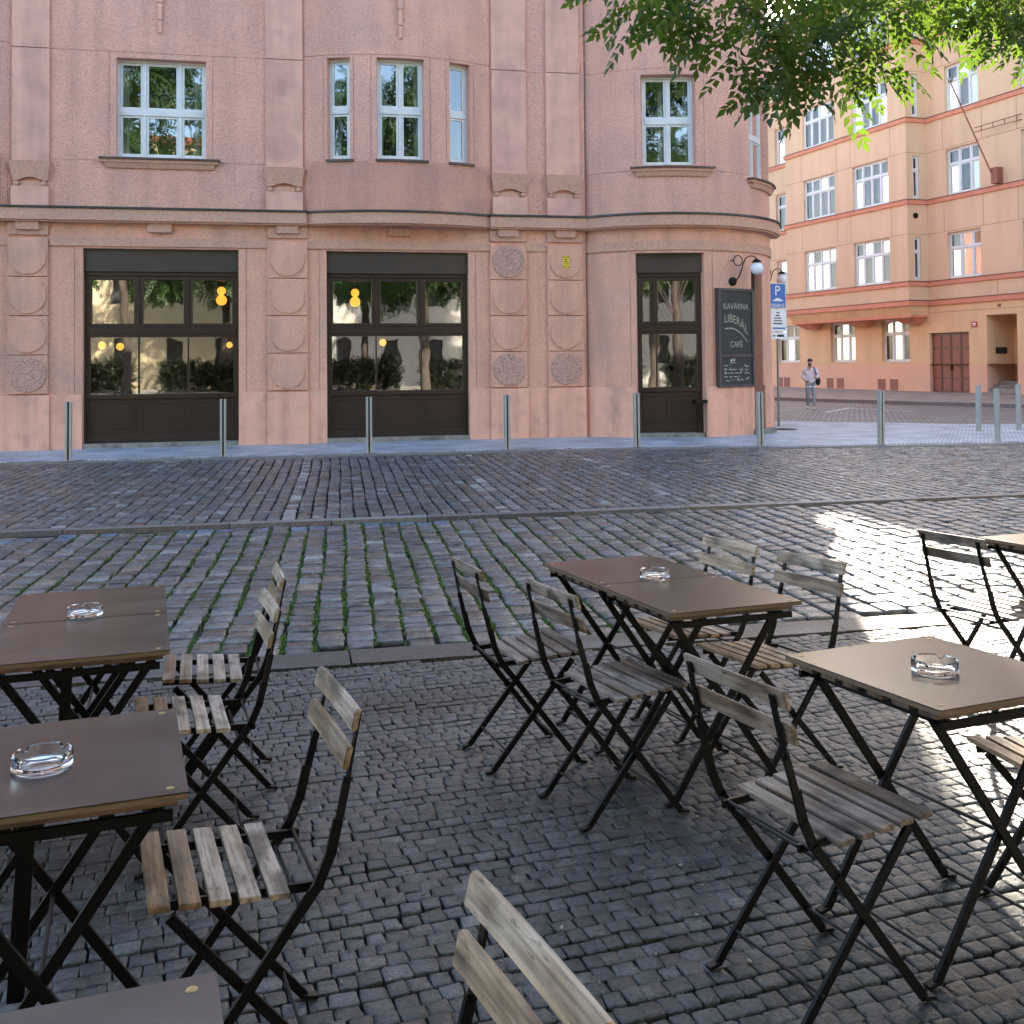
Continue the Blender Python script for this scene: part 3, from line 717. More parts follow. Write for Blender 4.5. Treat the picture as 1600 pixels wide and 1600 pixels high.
# ------------------------------------------------------------------ pink corner house
PK = empty('corner_house', (0, F0, -.16)); tag(PK, 'pink rendered corner house with rounded corner, oriel and dark brown shopfronts', 'house')
class Par:      # parent whose children keep world coordinates
    pass
def keep(o, par=PK):
    o.parent = par; o.matrix_parent_inverse = par.matrix_world.inverted(); return o
bpy.context.view_layer.update()
def kb(mb, name, mats, par=None, **k):
    o = mb.build(name, mats, None, **k); return keep(o, par or PK)
ROOF = 12.8
W1 = (-3.64, -1.81, 5.99, 8.10)
def grv(s, z0, z1, wd=.014): return (s - wd / 2, s + wd / 2, z0, z1, .014, True)
up = MB()
G = lambda a, b, z: (a, b, z - .007, z + .007, .014, True)
opsL = [(W1[0], W1[1], W1[2], W1[3], .22, False), G(-4.95, -3.80, 5.9), G(-1.70, -.56, 5.9), G(-4.95, -.56, 8.22), grv(-3.78, 5.92, 8.2), grv(-1.67, 5.92, 8.2)]
wall(up, flat, -4.95, -.56, 4.85, ROOF, opsL)
wall(up, flat, -5.68, -4.95, 4.85, ROOF, []); wall(up, flat, -.56, .23, 4.85, ROOF, [])
wall(up, flat, 4.43, 5.23, 4.85, ROOF, []); wall(up, flat, 5.23, 5.70, 4.85, ROOF, [G(5.23, 5.70, 5.86), G(5.23, 5.70, 8.2)])
wall(up, flat, 5.70, 6.62, 4.85, ROOF, [])
hb = BR * R(26.8)
def dgs(x): return BR * R(x)
bw = [(dgs(-19.8), dgs(-13.6)), (dgs(-6.4), dgs(6.4)), (dgs(13.6), dgs(19.8))]
def bayops():
    o = [(a, b, 6.02, 8.24, .20, False) for a, b in bw]
    return o + [G(-hb, hb, 8.30)] + [grv(dgs(x), 6.0, 8.28) for x in (-12.6, -8.0, 8.0, 12.6, -20.9, 20.9)] + [G(dgs(a), dgs(b), 5.95) for a, b in ((-26.5, -21), (-12.5, -8.1), (8.1, 12.5), (21, 26.5))]
wall(up, bay, -hb, hb, 4.9, ROOF, bayops()); wall(up, bay2, -hb, hb, 4.9, ROOF, bayops())
wall(up, flat, -16, -9.88, 4.85, ROOF, [])
def tg(x): return TR * R(x)
wall(up, tow, tg(-52.4), tg(68), 4.8, ROOF,
     [(tg(-23.6), tg(1.3), 5.99, 8.05, .22, False), (tg(32.6), tg(58), 5.82, 8.05, .2, False), G(tg(-52), tg(-26), 5.87), G(tg(7), tg(31), 5.87), G(tg(-52), tg(68), 8.19),
      grv(tg(-26.2), 5.9, 8.17), grv(tg(5.2), 5.9, 8.17)], step=.15)
S0, S1 = (11.59, 24.12), (16.0, 35.0)
up.quad((*S0, 4.8), (*S1, 4.8), (*S1, ROOF), (*S0, ROOF)); up.quad((*S1, -.3), (11.8, 45, -.3), (11.8, 45, ROOF), (*S1, ROOF))
kb(up, 'wall', 'pink_rough')
# ground floor wall
lo = MB()
SH1, SH2 = (-4.30, -1.14), (.73, 3.88)
def framegr(a, b): return [grv(a - .16, .98, 4.05), grv(b + .16, .98, 4.05)]
for (a, b, ops) in ((-16, -5.72, []), (-5.72, -4.95, []), (-4.95, -.53, [(SH1[0], SH1[1], -.3, 4.04, .30, False)] + framegr(*SH1) + [G(-4.95, -.53, 4.065)]), (-.53, .32, []),
                    (.32, 4.37, [(SH2[0], SH2[1], -.3, 4.04, .30, False)] + [grv(SH2[1] + .16, .98, 4.05), grv(SH2[0] - .16, .98, 4.05)] + [G(.33, 4.36, 4.065)]),
                    (4.37, 5.2, []), (5.2, 5.7, []), (5.7, 6.62, [])):
    wall(lo, flat, a, b, -.3, 4.62, ops)
TD = (tg(-26.8), tg(4.2)); TD2 = (tg(32.4), tg(43.0))
wall(lo, tow, tg(-52.4), tg(68), -.3, 4.62, [(TD[0], TD[1], -.3, 4.0, .30, False), (TD2[0], TD2[1], -.05, 3.72, .45, False),
     G(tg(-52), tg(-28), 4.04), G(tg(6), tg(68), 4.04), grv(tg(-29.3), .98, 4.02), grv(tg(8.4), .98, 4.02)], step=.12)
lo.quad((*S0, -.3), (*S1, -.3), (*S1, 4.8), (*S0, 4.8))
kb(lo, 'wall', 'pink_ground')
# plinth
def plin(mp, a, b, d=.05): m_ = MB(); wbox(m_, mp, a, b, -.3, .97, 0, d, .15); kb(m_, 'plinth', 'plinth', bev=.012)
for a, b in ((-16, -5.75), (-4.93, SH1[0]), (SH1[1], -.55), (.34, SH2[0]), (SH2[1], 4.35), (5.22, 5.68)): plin(flat, a, b)
for a, b in ((-5.75, -4.93), (-.55, .34), (4.35, 5.22), (5.68, 6.58)): plin(flat, a, b, .10)
plin(tow, tg(-52), TD[0]); plin(tow, TD[1], TD2[0]); plin(tow, TD2[1], tg(68))
# cornice
co = MB(); fl = MB()
def corn(mp, a, b, dd=.24, zo=0.):
    wbox(co, mp, a, b, 4.60 + zo, 4.84 + zo, -.05, dd, .2); wbox(co, mp, a, b, 4.565 + zo, 4.598 + zo, -.05, dd - .05, .2)
    wbox(fl, mp, a, b, 4.845 + zo, 4.885 + zo, -.05, dd + .04, .2)
for a, b in ((-16, -9.7), (-5.86, .30), (4.36, 6.75)): corn(flat, a, b)
corn(bay, -hb * .97, hb * .97, .10); corn(bay2, -hb * .97, hb * .97, .10)
corn(tow, tg(-50.5), tg(69), .24, -.004)
kb(co, 'cornice', 'pink_band', bev=.006); kb(fl, 'flashing', 'flashing')
sf = MB()      # soffit under the oriels
for mp_, cx in ((bay, 2.33), (bay2, -7.78)):
    n = 16; P0 = [mp_(-hb * .97 + 2 * hb * .97 * i / n, 4.575, .06) for i in range(n + 1)]
    sf.add(P0 + [(cx + 2.1, F0 + .02, 4.575), (cx - 2.1, F0 + .02, 4.575)], [tuple(range(n + 3))])
kb(sf, 'soffit', 'pink_band')
fr = MB()
for a, b in ((-16, -5.72), (-4.95, -.53), (.32, 4.37), (5.2, 5.7)): wbox(fr, flat, a, b, 4.08, 4.27, 0, .035)
wbox(fr, tow, tg(-52), tg(68), 4.06, 4.27, 0, .035, .15)
for a, b in ((-5.75, -4.97), (-.53, .32), (4.37, 5.2), (5.7, 6.54)):
    wbox(fr, flat, a, b, 4.30, 4.56, 0, .06)
    c = (a + b) / 2; wbox(fr, flat, c - .23, c + .23, 4.40, 4.565, .062, .14)
for c in (-2.75, 2.32): wbox(fr, flat, c - .24, c + .24, 4.38, 4.565, 0, .11)
kb(fr, 'frieze', 'pink_band', bev=.008)
# ground-floor pilasters with round bosses
for i, (a, b) in enumerate(((-5.75, -4.97), (-.53, .32), (4.37, 5.2), (5.7, 6.54))):
    p = MB()
    for k in range(4): wbox(p, flat, a, b, 1.0 + .812 * k, 1.0 + .812 * k + .795, 0, .075)
    po = kb(p, 'pilaster', 'pink_ground', bev=.012)
    for k in range(4):
        z = 1.0 + .812 * k + .40; c = (a + b) / 2; rr = .365
        d = MB(); d.lathe([(rr, 0), (rr, .022), (rr - .012, .032), (.2, .036), (0.001, .037), (0.001, 0)], 48, (c, F0 - .0755, z), axis='y')
        rough = (k == 0 and i in (0, 2, 3)) or (k == 3 and i == 2)
        kb(d, 'round_boss', 'pink_disc' if rough else 'pink_ground', po, smooth=True)
# upper pilasters
for a, b in ((-5.68, -4.95), (-.56, .23), (4.43, 5.23), (5.70, 6.49)):
    p = MB()
    wbox(p, flat, a, b, 5.84, 8.20, 0, .07); wbox(p, flat, a, b, 8.214, ROOF, 0, .07)
    po = kb(p, 'pilaster', 'pink_smooth', bev=.008)
    cpt = MB(); c = (a + b) / 2; hw_ = (b - a) / 2
    # capital: flared block with a shallow arch cut in its foot
    n = 10; vs = []
    for i in range(n + 1):
        f = -1 + 2 * i / n; zb = 5.42 + .075 * max(0, 1 - (f / .72) ** 2)
        xt = c + f * (hw_ + .035); xb = c + f * (hw_ - .03)
        vs += [flat(xb, zb, 0), flat(xb, zb, .10), flat(xt, 5.83, .17), flat(xt, 5.83, 0)]
    fs = [(0, 1, 2, 3), (n * 4 + 3, n * 4 + 2, n * 4 + 1, n * 4)]
    for i in range(n):
        for k in range(4): fs.append((i * 4 + k, i * 4 + (k + 1) % 4, i * 4 + 4 + (k + 1) % 4, i * 4 + 4 + k))
    cpt.add(vs, fs); wbox(cpt, flat, c - hw_ + .16, c + hw_ - .16, 5.31, 5.42, 0, .04)
    kb(cpt, 'capital', 'pink_band', po)
    bl = MB()
    for sx in (-1, 1): bl.sphere((c + sx * (hw_ - .10), F0 - .08, 5.355), .058, 14, 8)
    kb(bl, 'ball', 'pink_band', po, smooth=True)
    bk = MB(); wbox(bk, flat, a + .0, b + .0, 4.89, 5.30, 0, .13); kb(bk, 'pedestal_block', 'pink_smooth', po, bev=.01)
    hw = None
# window ornaments above
for mp_, s in ((flat, -2.75), (bay, 0.)):
    o = MB()
    for k, (z0, z1, wd, dd) in enumerate(((8.66, 8.94, .07, .05), (8.945, 9.3, .085, .07), (9.305, 9.9, .10, .09))): wbox(o, mp_, s - wd / 2, s + wd / 2, z0, z1, 0, dd)
    kb(o, 'wall_ornament', 'pink_smooth', bev=.01)
n = int(2 * hb / .042)
for mp_ in (bay, bay2):
    fm = MB()
    for k in range(n):
        s = -hb + .03 + k * .042
        if s < hb - .04: wbox(fm, mp_, s, s + .024, 4.92, 5.93, .001, .010)
    kb(fm, 'fluting', 'pink_rough')
# sills
def sill(mp_, a, b, z, tow_=False):
    m = MB(); wbox(m, mp_, a, b, z - .035, z, -.2, .17, .12); so = kb(m, 'window_sill', 'sill')
    m = MB(); wbox(m, mp_, a + .03, b - .03, z - .10, z - .037, 0, .12, .12); wbox(m, mp_, a + .10, b - .10, z - .21, z - .102, 0, .10, .12, taper=(.04, .05))
    kb(m, 'sill_moulding', 'pink_band', so)
sill(flat, -3.97, -1.52, 5.955); sill(tow, tg(-28.1), tg(9), 5.94); sill(tow, tg(30.5), tg(66), 5.80)
for a, b in bw:
    for mp_ in (bay, bay2):
        m = MB(); wbox(m, mp_, a - .03, b + .08, 5.955, 6.005, -.18, .06, .2); kb(m, 'window_sill', 'sill')
def kw(o): return keep(o)
kw(window(None, flat, *W1, .22, [.30, .70], .47, trw=.13, label='wide white window with two mullions and a high transom', curt=[(.02, .10, .35), (.84, .9, .3)]))
for i, (a, b) in enumerate(bw):
    kw(window(None, bay, a, b, 6.02, 8.24, .20, [.5] if i == 1 else [], .49, trw=.13, curt=[(.05, .35, .35)] if i == 0 else [(.04, .16, .3), (.84, .96, .3)], fw=.05, sash=.05))
    kw(window(None, bay2, a, b, 6.02, 8.24, .20, [.5] if i == 1 else [], .49, trw=.13, fw=.05))
kw(window(None, tow, tg(-23.6), tg(1.3), 5.99, 8.05, .22, [.5], .50, trw=.13, curt=[(.36, .46, .3), (.88, .96, .3)]))
kw(window(None, tow, tg(32.6), tg(58), 5.82, 8.05, .2, [.5], .47, trw=.12))

# shopfronts
def shopfront(mp_, s0, s1, ztop, ncol, cols_top, mull_in, label):
    q = chord(mp_, s0, s1, -.16)
    m = MB()
    def b(a, c, e, h, d0, d1): wbox(m, q, a, c, e, h, d0, d1, 9)
    b(s0, s1, 3.56, ztop, -.12, .06)
    sh = m.build('shopfront', 'shutter'); kw(sh); sh['label'] = label
    m = MB()
    fw = .07
    b(s0, s0 + fw, -.06, 3.555, -.14, 0); b(s1 - fw, s1, -.06, 3.555, -.14, 0)
    b(s0 + fw, s1 - fw, 3.47, 3.555, -.14, .012); b(s0 + fw, s1 - fw, 2.17, 2.38, -.14, .01); b(s0 + fw, s1 - fw, 2.24, 2.27, .011, .03)
    b(s0 + fw, s1 - fw, .86, .96, -.14, .015); b(s0 + fw, s1 - fw, -.06, .855, -.14, -.03); b(s0 + fw, s1 - fw, -.06, .08, -.029, .0)
    edges = []
    xs_ = [s0 + fw] + [s0 + (s1 - s0) * c for c in cols_top] + [s1 - fw]
    for i in range(len(xs_) - 1):
        a0 = xs_[i] + (.02 if i else 0); a1 = xs_[i + 1] - (.02 if i < len(xs_) - 2 else 0)
        sa = .075
        b(a0, a0 + sa, 2.385, 3.465, -.10, -.005); b(a1 - sa, a1, 2.385, 3.465, -.10, -.005); b(a0 + sa, a1 - sa, 2.385, 2.385 + sa, -.10, -.007); b(a0 + sa, a1 - sa, 3.465 - sa, 3.465, -.10, -.007)
        edges.append((a0 + sa, a1 - sa, 2.385 + sa, 3.465 - sa))
        if i: b(xs_[i] - .018, xs_[i] + .018, 2.385, 3.465, -.12, .012)
    b(s0 + fw, s0 + fw + .045, .96, 2.17, -.10, -.01); b(s1 - fw - .045, s1 - fw, .96, 2.17, -.10, -.01)
    for c in mull_in: x = s0 + (s1 - s0) * c; b(x - .018, x + .018, .965, 2.165, -.10, -.04)
    edges.append((s0 + fw + .045, s1 - fw - .045, .962, 2.168))
    fo = m.build('shop_frame', 'shop', None, bev=.006); keep(fo, sh)
    m = MB()
    for i in range(ncol):
        L = (s1 - s0 - 2 * fw); a0 = s0 + fw + L * i / ncol + .05; a1 = s0 + fw + L * (i + 1) / ncol - .05
        for e in ((a0, a1, .15, .18), (a0, a1, .76, .79)): b(e[0], e[1], e[2], e[3], -.0295, -.012)
        b(a0, a0 + .03, .18, .76, -.0295, -.013); b(a1 - .03, a1, .18, .76, -.0295, -.013); b(a0 + .06, a1 - .06, .22, .72, -.0295, -.018)
        keep(m.build('base_panel', 'shop', None, bev=.004), sh); m = MB()
    p = MB()
    for e in edges: p.quad(q(e[0], e[2], -.07), q(e[1], e[2], -.07), q(e[1], e[3], -.07), q(e[0], e[3], -.07))
    keep(p.build('pane', 'glass_shop'), sh)
    m = MB(); wbox(m, q, s0 + .0, s1 - .0, -.3, -.062, -.2, .19, 9); keep(m.build('step', 'step', None, bev=.01), sh)
    return sh
shopfront(flat, *SH1, 4.04, 3, [.345, .665], [.345, .665], 'dark brown shopfront left of the oriel with three upper lights over one wide pane')
shopfront(flat, *SH2, 4.04, 3, [.345, .665], [.345, .665], 'dark brown shopfront under the oriel with three upper lights over one wide pane')
shopfront(tow, *TD, 4.0, 2, [.26], [.30], 'narrow dark brown shopfront in the rounded corner')
# corner door, deep in the wall
q = chord(tow, *TD2, -.42); m = MB(); a, b = TD2
wbox(m, q, a, b, 3.2, 3.72, -.1, .25, 9); wbox(m, q, a, b, 3.05, 3.198, -.1, .02, 9)
wbox(m, q, a, a + .08, -.05, 3.05, -.06, .02, 9); wbox(m, q, b - .08, b, -.05, 3.05, -.06, .02, 9)
wbox(m, q, a + .08, b - .08, -.05, 1.3, -.06, 0, 9); wbox(m, q, a + .08, b - .08, 2.85, 3.05, -.06, 0, 9)
do = kb(m, 'door', 'shop', bev=.006); do['label'] = 'narrow dark door deep in the rounded corner'
m = MB(); m.quad(q(a + .08, 1.3, -.03), q(b - .08, 1.3, -.03), q(b - .08, 2.85, -.03), q(a + .08, 2.85, -.03)); kb(m, 'pane', 'glass_shop', do)
m = MB(); wbox(m, tow, a - .05, b + .3, -.3, -.04, -.4, .2, .1); kb(m, 'step', 'step', do, bev=.01)
# interior of the cafe seen through the panes
m = MB()
X0, X1, Y0, Y1, Z0, Z1 = -5.2, 10.6, 23.75, 28.4, -.05, 4.0
m.quad((X0, Y0, Z0), (X1, Y0, Z0), (X1, Y1, Z0), (X0, Y1, Z0)); m.quad((X0, Y0, Z1), (X1, Y0, Z1), (X1, Y1, Z1), (X0, Y1, Z1))
m.quad((X0, Y1, Z0), (X1, Y1, Z0), (X1, Y1, Z1), (X0, Y1, Z1)); m.quad((X0, Y0, Z0), (X0, Y1, Z0), (X0, Y1, Z1), (X0, Y0, Z1)); m.quad((X1, Y0, Z0), (X1, Y1, Z0), (X1, Y1, Z1), (X1, Y0, Z1))
for xx_ in (-.35, 4.9): m.box(xx_ - .12, xx_ + .12, 23.8, 28.3, Z0, Z1)
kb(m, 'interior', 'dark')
# roof and rear mass
m = MB(); m.box(-16, 11.75, 28.9, 60, -.3, ROOF - .01)
kb(m, 'wall', 'pink_smooth')
m = MB(); m.box(-16.3, 11.5, 23.0, 60.2, ROOF, ROOF + .5)
m.lathe([(0.01, 0), (3.2, 0), (3.2, .5), (.01, .5)], 40, (8.9, 25.2, ROOF - .002)); m.add([(11.4, 24.5, ROOF), (16.1, 35, ROOF), (11.4, 45, ROOF), (11.4, 24.5, ROOF + .48), (16.1, 35, ROOF + .48), (11.4, 45, ROOF + .48)], [(0, 1, 2), (3, 4, 5), (0, 1, 4, 3), (1, 2, 5, 4)]); kb(m, 'roof', 'tile')
m = MB(); wbox(m, flat, -16, 6.7, ROOF - .5, ROOF - .02, 0, .3); wbox(m, tow, tg(-52), tg(68), ROOF - .5, ROOF - .02, 0, .3, .2); kb(m, 'eaves', 'pink_band')

# pendant lamps inside
def pendant(x, y, z, r, double, label):
    t = empty('pendant_lamp', (x, y, z)); tag(t, label, 'lamp', 'lit amber globe lamps inside the café')
    m = MB(); m.sphere((0, 0, 0), r, 18, 12); m.build('globe', 'lamp_on', t, smooth=True)
    if double: m = MB(); m.sphere((0, 0, r * 1.75), r * .8, 18, 12); m.build('globe', 'lamp_on', t, smooth=True)
    m = MB(); m.tube([(0, 0, r * (2.5 if double else 1)), (0, 0, 4.0 - z)], .008, 6); m.build('cord', 'black', t)
    return t
pendant(-4.12, 24.5, 2.02, .085, False, 'round amber lamp at the left end of the left shopfront')
pendant(-3.82, 25.0, 2.0, .085, False, 'round amber lamp beside the leftmost one in the left shopfront')
pendant(-1.58, 24.6, 3.03, .12, True, 'double amber globe in the upper right light of the left shopfront')
pendant(-1.42, 24.8, 2.02, .07, False, 'small amber lamp at the lower right corner of the left shopfront')
pendant(1.42, 24.6, 3.0, .12, True, 'double amber globe in the upper left light of the shopfront under the oriel')
pendant(2.09, 25.0, 2.06, .085, False, 'single amber lamp in the wide pane of the shopfront under the oriel')
pendant(8.42, 24.9, 2.1, .09, False, 'amber lamp in the narrow corner shopfront')

# wall lamps
def wall_lamp(loc, rz, label):
    t = empty('wall_lamp', loc); t.rotation_euler.z = rz; tag(t, label, 'lamp', 'white globe lamps on scrolled wall brackets')
    m = MB(); m.lathe([(.0, 0), (.10, 0), (.10, .03), (.06, .05), (0, .05)], 20, (0, 0, 0), axis='y'); m.build('wall_plate', 'iron', t, smooth=True)
    m = MB()
    pts = [(0, -.04, .0), (.10, -.12, .10)] + [(.17 + .0 * k, -.18 - .04 * k, .16 + .12 * k) for k in range(4)]
    pts = [(0, -.04, 0), (.05, -.10, .03), (.10, -.14, .12), (.14, -.17, .26), (.17, -.19, .40), (.22, -.22, .52), (.30, -.27, .57), (.37, -.32, .56), (.42, -.36, .50)]
    m.tube(pts, .014, 8)
    m.tube([(.06 + .115 * math.cos(k * PI / 9), -.15, .47 + .115 * math.sin(k * PI / 9)) for k in range(19)], .012, 8)
    m.tube([(-.055, -.15, .47), (-.06, 0, .47)], .010, 6)
    m.build('bracket', 'iron', t, smooth=True)
    m = MB(); m.lathe([(0.001, .10), (.03, .10), (.10, .045), (.11, .02), (.001, .02)], 20, (.42, -.36, .40)); m.build('cap', 'iron', t, smooth=True)
    m = MB(); m.sphere((.42, -.36, .28), .145, 24, 16); m.build('globe', 'globe', t, smooth=True)
    return t
p = tow(tg(19.2), 3.36, .012); wall_lamp(p, R(8), 'white globe lamp on a scrolled iron bracket above the café board')
wall_lamp((13.28, 28.1, 3.62), R(32), 'white globe lamp round the corner beside the blue parking sign')

# ---- writing
def text_mesh(s, size, arc=None, squash=1., skew=None, ext=.003):
    cu = bpy.data.curves.new('t', 'FONT'); cu.body = s; cu.size = size; cu.align_x = 'CENTER'; cu.extrude = ext; cu.space_character = 1.02
    o = bpy.data.objects.new('t', cu); COL.objects.link(o)
    dg = bpy.context.evaluated_depsgraph_get(); dg.update()
    me = bpy.data.meshes.new_from_object(o.evaluated_get(dg)); bpy.data.objects.remove(o); bpy.data.curves.remove(cu)
    for v in me.vertices:
        x, y, z = v.co; x *= squash
        if arc: y = y * (1 + arc[1] * x) + arc[0](x)
        v.co = (x, y, z)
    return me
def put_text(s, name, q, size, sc, zc, d, matn, par, arc=None, squash=1., ext=.0015):
    me = text_mesh(s, size, arc, squash, ext=ext); me.materials.clear(); me.materials.append(M[matn])
    for v in me.vertices:
        x, y, z = v.co; v.co = q(sc + x, zc + y, d + z)
    o = link(name, me); return keep(o, par)

sa, sb = tg(9.6), tg(30.9); q = chord(tow, sa, sb, .085)
BD = empty('menu_board', q((sa + sb) / 2, .93, 0)); tag(BD, 'tall dark framed café board with gold lettering above a chalked menu', 'sign'); bpy.context.view_layer.update()
ZB, ZM, ZT = .94, 1.66, 3.20
m = MB(); fw = .065
for e in ((sa, sa + fw, ZB, ZT), (sb - fw, sb, ZB, ZT)): wbox(m, q, e[0], e[1], e[2], e[3], -.08, .05, 9)
for e in ((ZB, ZB + fw), (ZM - fw / 2, ZM + fw / 2), (ZT - fw, ZT)): wbox(m, q, sa + fw, sb - fw, e[0], e[1], -.03, .047, 9)
keep(m.build('board_frame', 'board_frame', None, bev=.006), BD)
m = MB(); wbox(m, q, sa + fw, sb - fw, ZM + fw / 2, ZT - fw, -.03, .02, 9); up_ = keep(m.build('sign_panel', 'board'), BD)
m = MB(); wbox(m, q, sa + fw, sb - fw, ZB + fw, ZM - fw / 2, -.03, .02, 9); lo_ = keep(m.build('chalkboard', 'board'), BD)
sc_ = (sa + sb) / 2
put_text('KAVÁRNA', 'lettering', q, .20, sc_, 2.72, .0215, 'letter', up_, squash=.82)
put_text('LIBERÁL', 'lettering', q, .26, sc_, 2.30, .0215, 'letter', up_, arc=(lambda x: .10 - .9 * (x + .12) ** 2 - .16 * x, .0), squash=.76)
put_text('CAFÉ', 'lettering', q, .19, sc_, 1.86, .0215, 'letter', up_, squash=.85)
m = MB(); pts = [(-.38 + .76 * k / 14) for k in range(15)]
arcz = lambda x: 2.235 - .9 * (x + .12) ** 2 - .16 * x + .02
for x0, x1 in zip(pts[:-1], pts[1:]):
    m.quad(q(sc_ + x0 * .9, arcz(x0) - .004, .0225), q(sc_ + x1 * .9, arcz(x1) - .004, .0225), q(sc_ + x1 * .9, arcz(x1) + .022, .0225), q(sc_ + x0 * .9, arcz(x0) + .022, .0225))
keep(m.build('underline', 'letter'), up_)
ch = MB(); rs = random.Random(3)
def scrib(x0, x1, z, h, th=.007):
    pts = []; x = x0
    while x < x1:
        pts.append((x, z + rs.uniform(-h * .45, h * .5) + (h * .7 if rs.random() < .12 else 0))); x += rs.uniform(.008, .018)
        if rs.random() < .09:
            line(pts, th); pts = []; x += .02
    line(pts, th)
def line(pts, th):
    for (a0, z0_), (a1, z1_) in zip(pts[:-1], pts[1:]):
        dx, dz = a1 - a0, z1_ - z0_; l = math.hypot(dx, dz) + 1e-6; nx, nz_ = -dz / l * th / 2, dx / l * th / 2
        ch.quad(q(sc_ + a0 - nx, z0_ - nz_, .0215), q(sc_ + a1 - nx, z1_ - nz_, .0215), q(sc_ + a1 + nx, z1_ + nz_, .0215), q(sc_ + a0 + nx, z0_ + nz_, .0215))
scrib(-.18, -.05, 1.54, .06, .012); line([(-.19, 1.50), (-.04, 1.50)], .01)
for z, a0, a1 in ((1.43, -.39, -.17), (1.345, -.39, .38), (1.265, -.38, .16), (1.18, -.38, .10), (1.10, -.32, .20)): scrib(a0, a1, z, .045)
for z in (1.42, 1.26, 1.13): scrib(.24, .38, z, .05)
keep(ch.build('chalk_writing', 'chalk'), lo_)

m = MB(); m.box(6.12 - .075, 6.12 + .075, F0 - .122, F0 - .1165, 3.70, 3.98)
YP = m.build('yellow_plate', 'yellow'); tag(YP, 'small yellow notice plate with black marks on the topmost boss of the right pilaster', 'sign')
m = MB()
for x, z in ((-.055, .255), (.055, .255), (-.055, .02), (.055, .02)): m.box(6.12 + x - .018, 6.12 + x + .018, F0 - .125, F0 - .1225, 3.70 + z - .01, 3.70 + z + .01)
m.box(6.12 - .02, 6.12 + .02, F0 - .125, F0 - .1225, 3.945, 3.96); m.lathe([(.001, 0), (.03, 0), (.03, .002), (.001, .002)], 3, (6.12, F0 - .1225, 3.90), axis='y')
m.box(6.12 - .045, 6.12 + .045, F0 - .125, F0 - .1225, 3.84, 3.855); m.box(6.12 - .03, 6.12 + .04, F0 - .125, F0 - .1225, 3.80, 3.81); m.box(6.12 - .04, 6.12 + .03, F0 - .125, F0 - .1225, 3.745, 3.755)
m.build('marks', 'black', YP)

# stand by the corner shopfront
m = MB(); sd = tow(tg(1.0), 0, .10)
m.box(sd[0] - .16, sd[0] + .14, sd[1] - .05, sd[1] + .12, .60, .68); ST = m.build('standing_ashtray', 'iron', None, bev=.01)
tag(ST, 'dark narrow stand with a flat top against the corner shopfront', 'stand')
m = MB(); m.bar((sd[0] - .06, sd[1] + .04, -.06), (sd[0] - .06, sd[1] + .04, .60), (1, 0, 0), .03, .03); m.build('post', 'iron', ST)
m = MB(); m.bar((sd[0] + .05, sd[1] + .04, -.06), (sd[0] + .05, sd[1] + .04, .60), (1, 0, 0), .03, .03); m.build('post', 'iron', ST)

# parking sign
PS = empty('parking_sign', (12.36, 25.35, -.16)); tag(PS, 'blue parking sign over two white plates on a grey post at the house corner', 'sign'); bpy.context.view_layer.update()
m = MB(); m.tube([(12.36, 25.35, -.16), (12.36, 25.35, 3.50)], .032, 12); keep(m.build('post', 'galv', None, smooth=True), PS)
aS = R(12); 
def qs(s, z, d): return (12.36 + s * math.cos(aS) + d * math.sin(aS), 25.30 + s * math.sin(aS) - d * math.cos(aS), z)
def plate(z0, z1, matn, name, x0=-.26, x1=.26): m = MB(); wbox(m, qs, x0, x1, z0, z1, -.004, .004, 9); return keep(m.build(name, matn), PS)
pb = plate(2.90, 3.55, 'signwhite', 'blue_panel'); m = MB(); wbox(m, qs, -.245, .245, 2.915, 3.535, .0045, .006, 9); keep(m.build('blue_field', 'blue'), pb)
put_text('P', 'lettering', qs, .36, -.01, 3.24, .0065, 'signwhite', pb, ext=.0004)
put_text('RESERVÉ', 'lettering', qs, .115, 0, 2.94, .0065, 'signwhite', pb, squash=.95, ext=.0004)
m = MB(); wbox(m, qs, -.15, .16, 3.085, 3.125, .0062, .0075, 9); wbox(m, qs, -.08, .08, 3.125, 3.165, .0062, .0075, 9); keep(m.build('car_symbol', 'signwhite'), pb)
pb = plate(2.30, 2.87, 'signwhite', 'white_panel', -.24, .27); m = MB()
for z, a, b in ((2.77, -.05, .05), (2.70, -.08, .05), (2.63, -.12, .10), (2.56, -.14, .12), (2.49, -.16, .14)): wbox(m, qs, a, b, z, z + .03, .0045, .006, 9)
keep(m.build('small_print', 'black'), pb)
m = MB(); wbox(m, qs, -.18, .22, 2.36, 2.40, .0045, .006, 9); keep(m.build('blue_line', 'blue'), pb)
pb = plate(2.10, 2.27, 'signwhite', 'white_panel', -.24, .27); m = MB(); wbox(m, qs, -.18, -.10, 2.17, 2.20, .0045, .006, 9); wbox(m, qs, -.04, .18, 2.155, 2.215, .0045, .006, 9); keep(m.build('small_print', 'black'), pb)

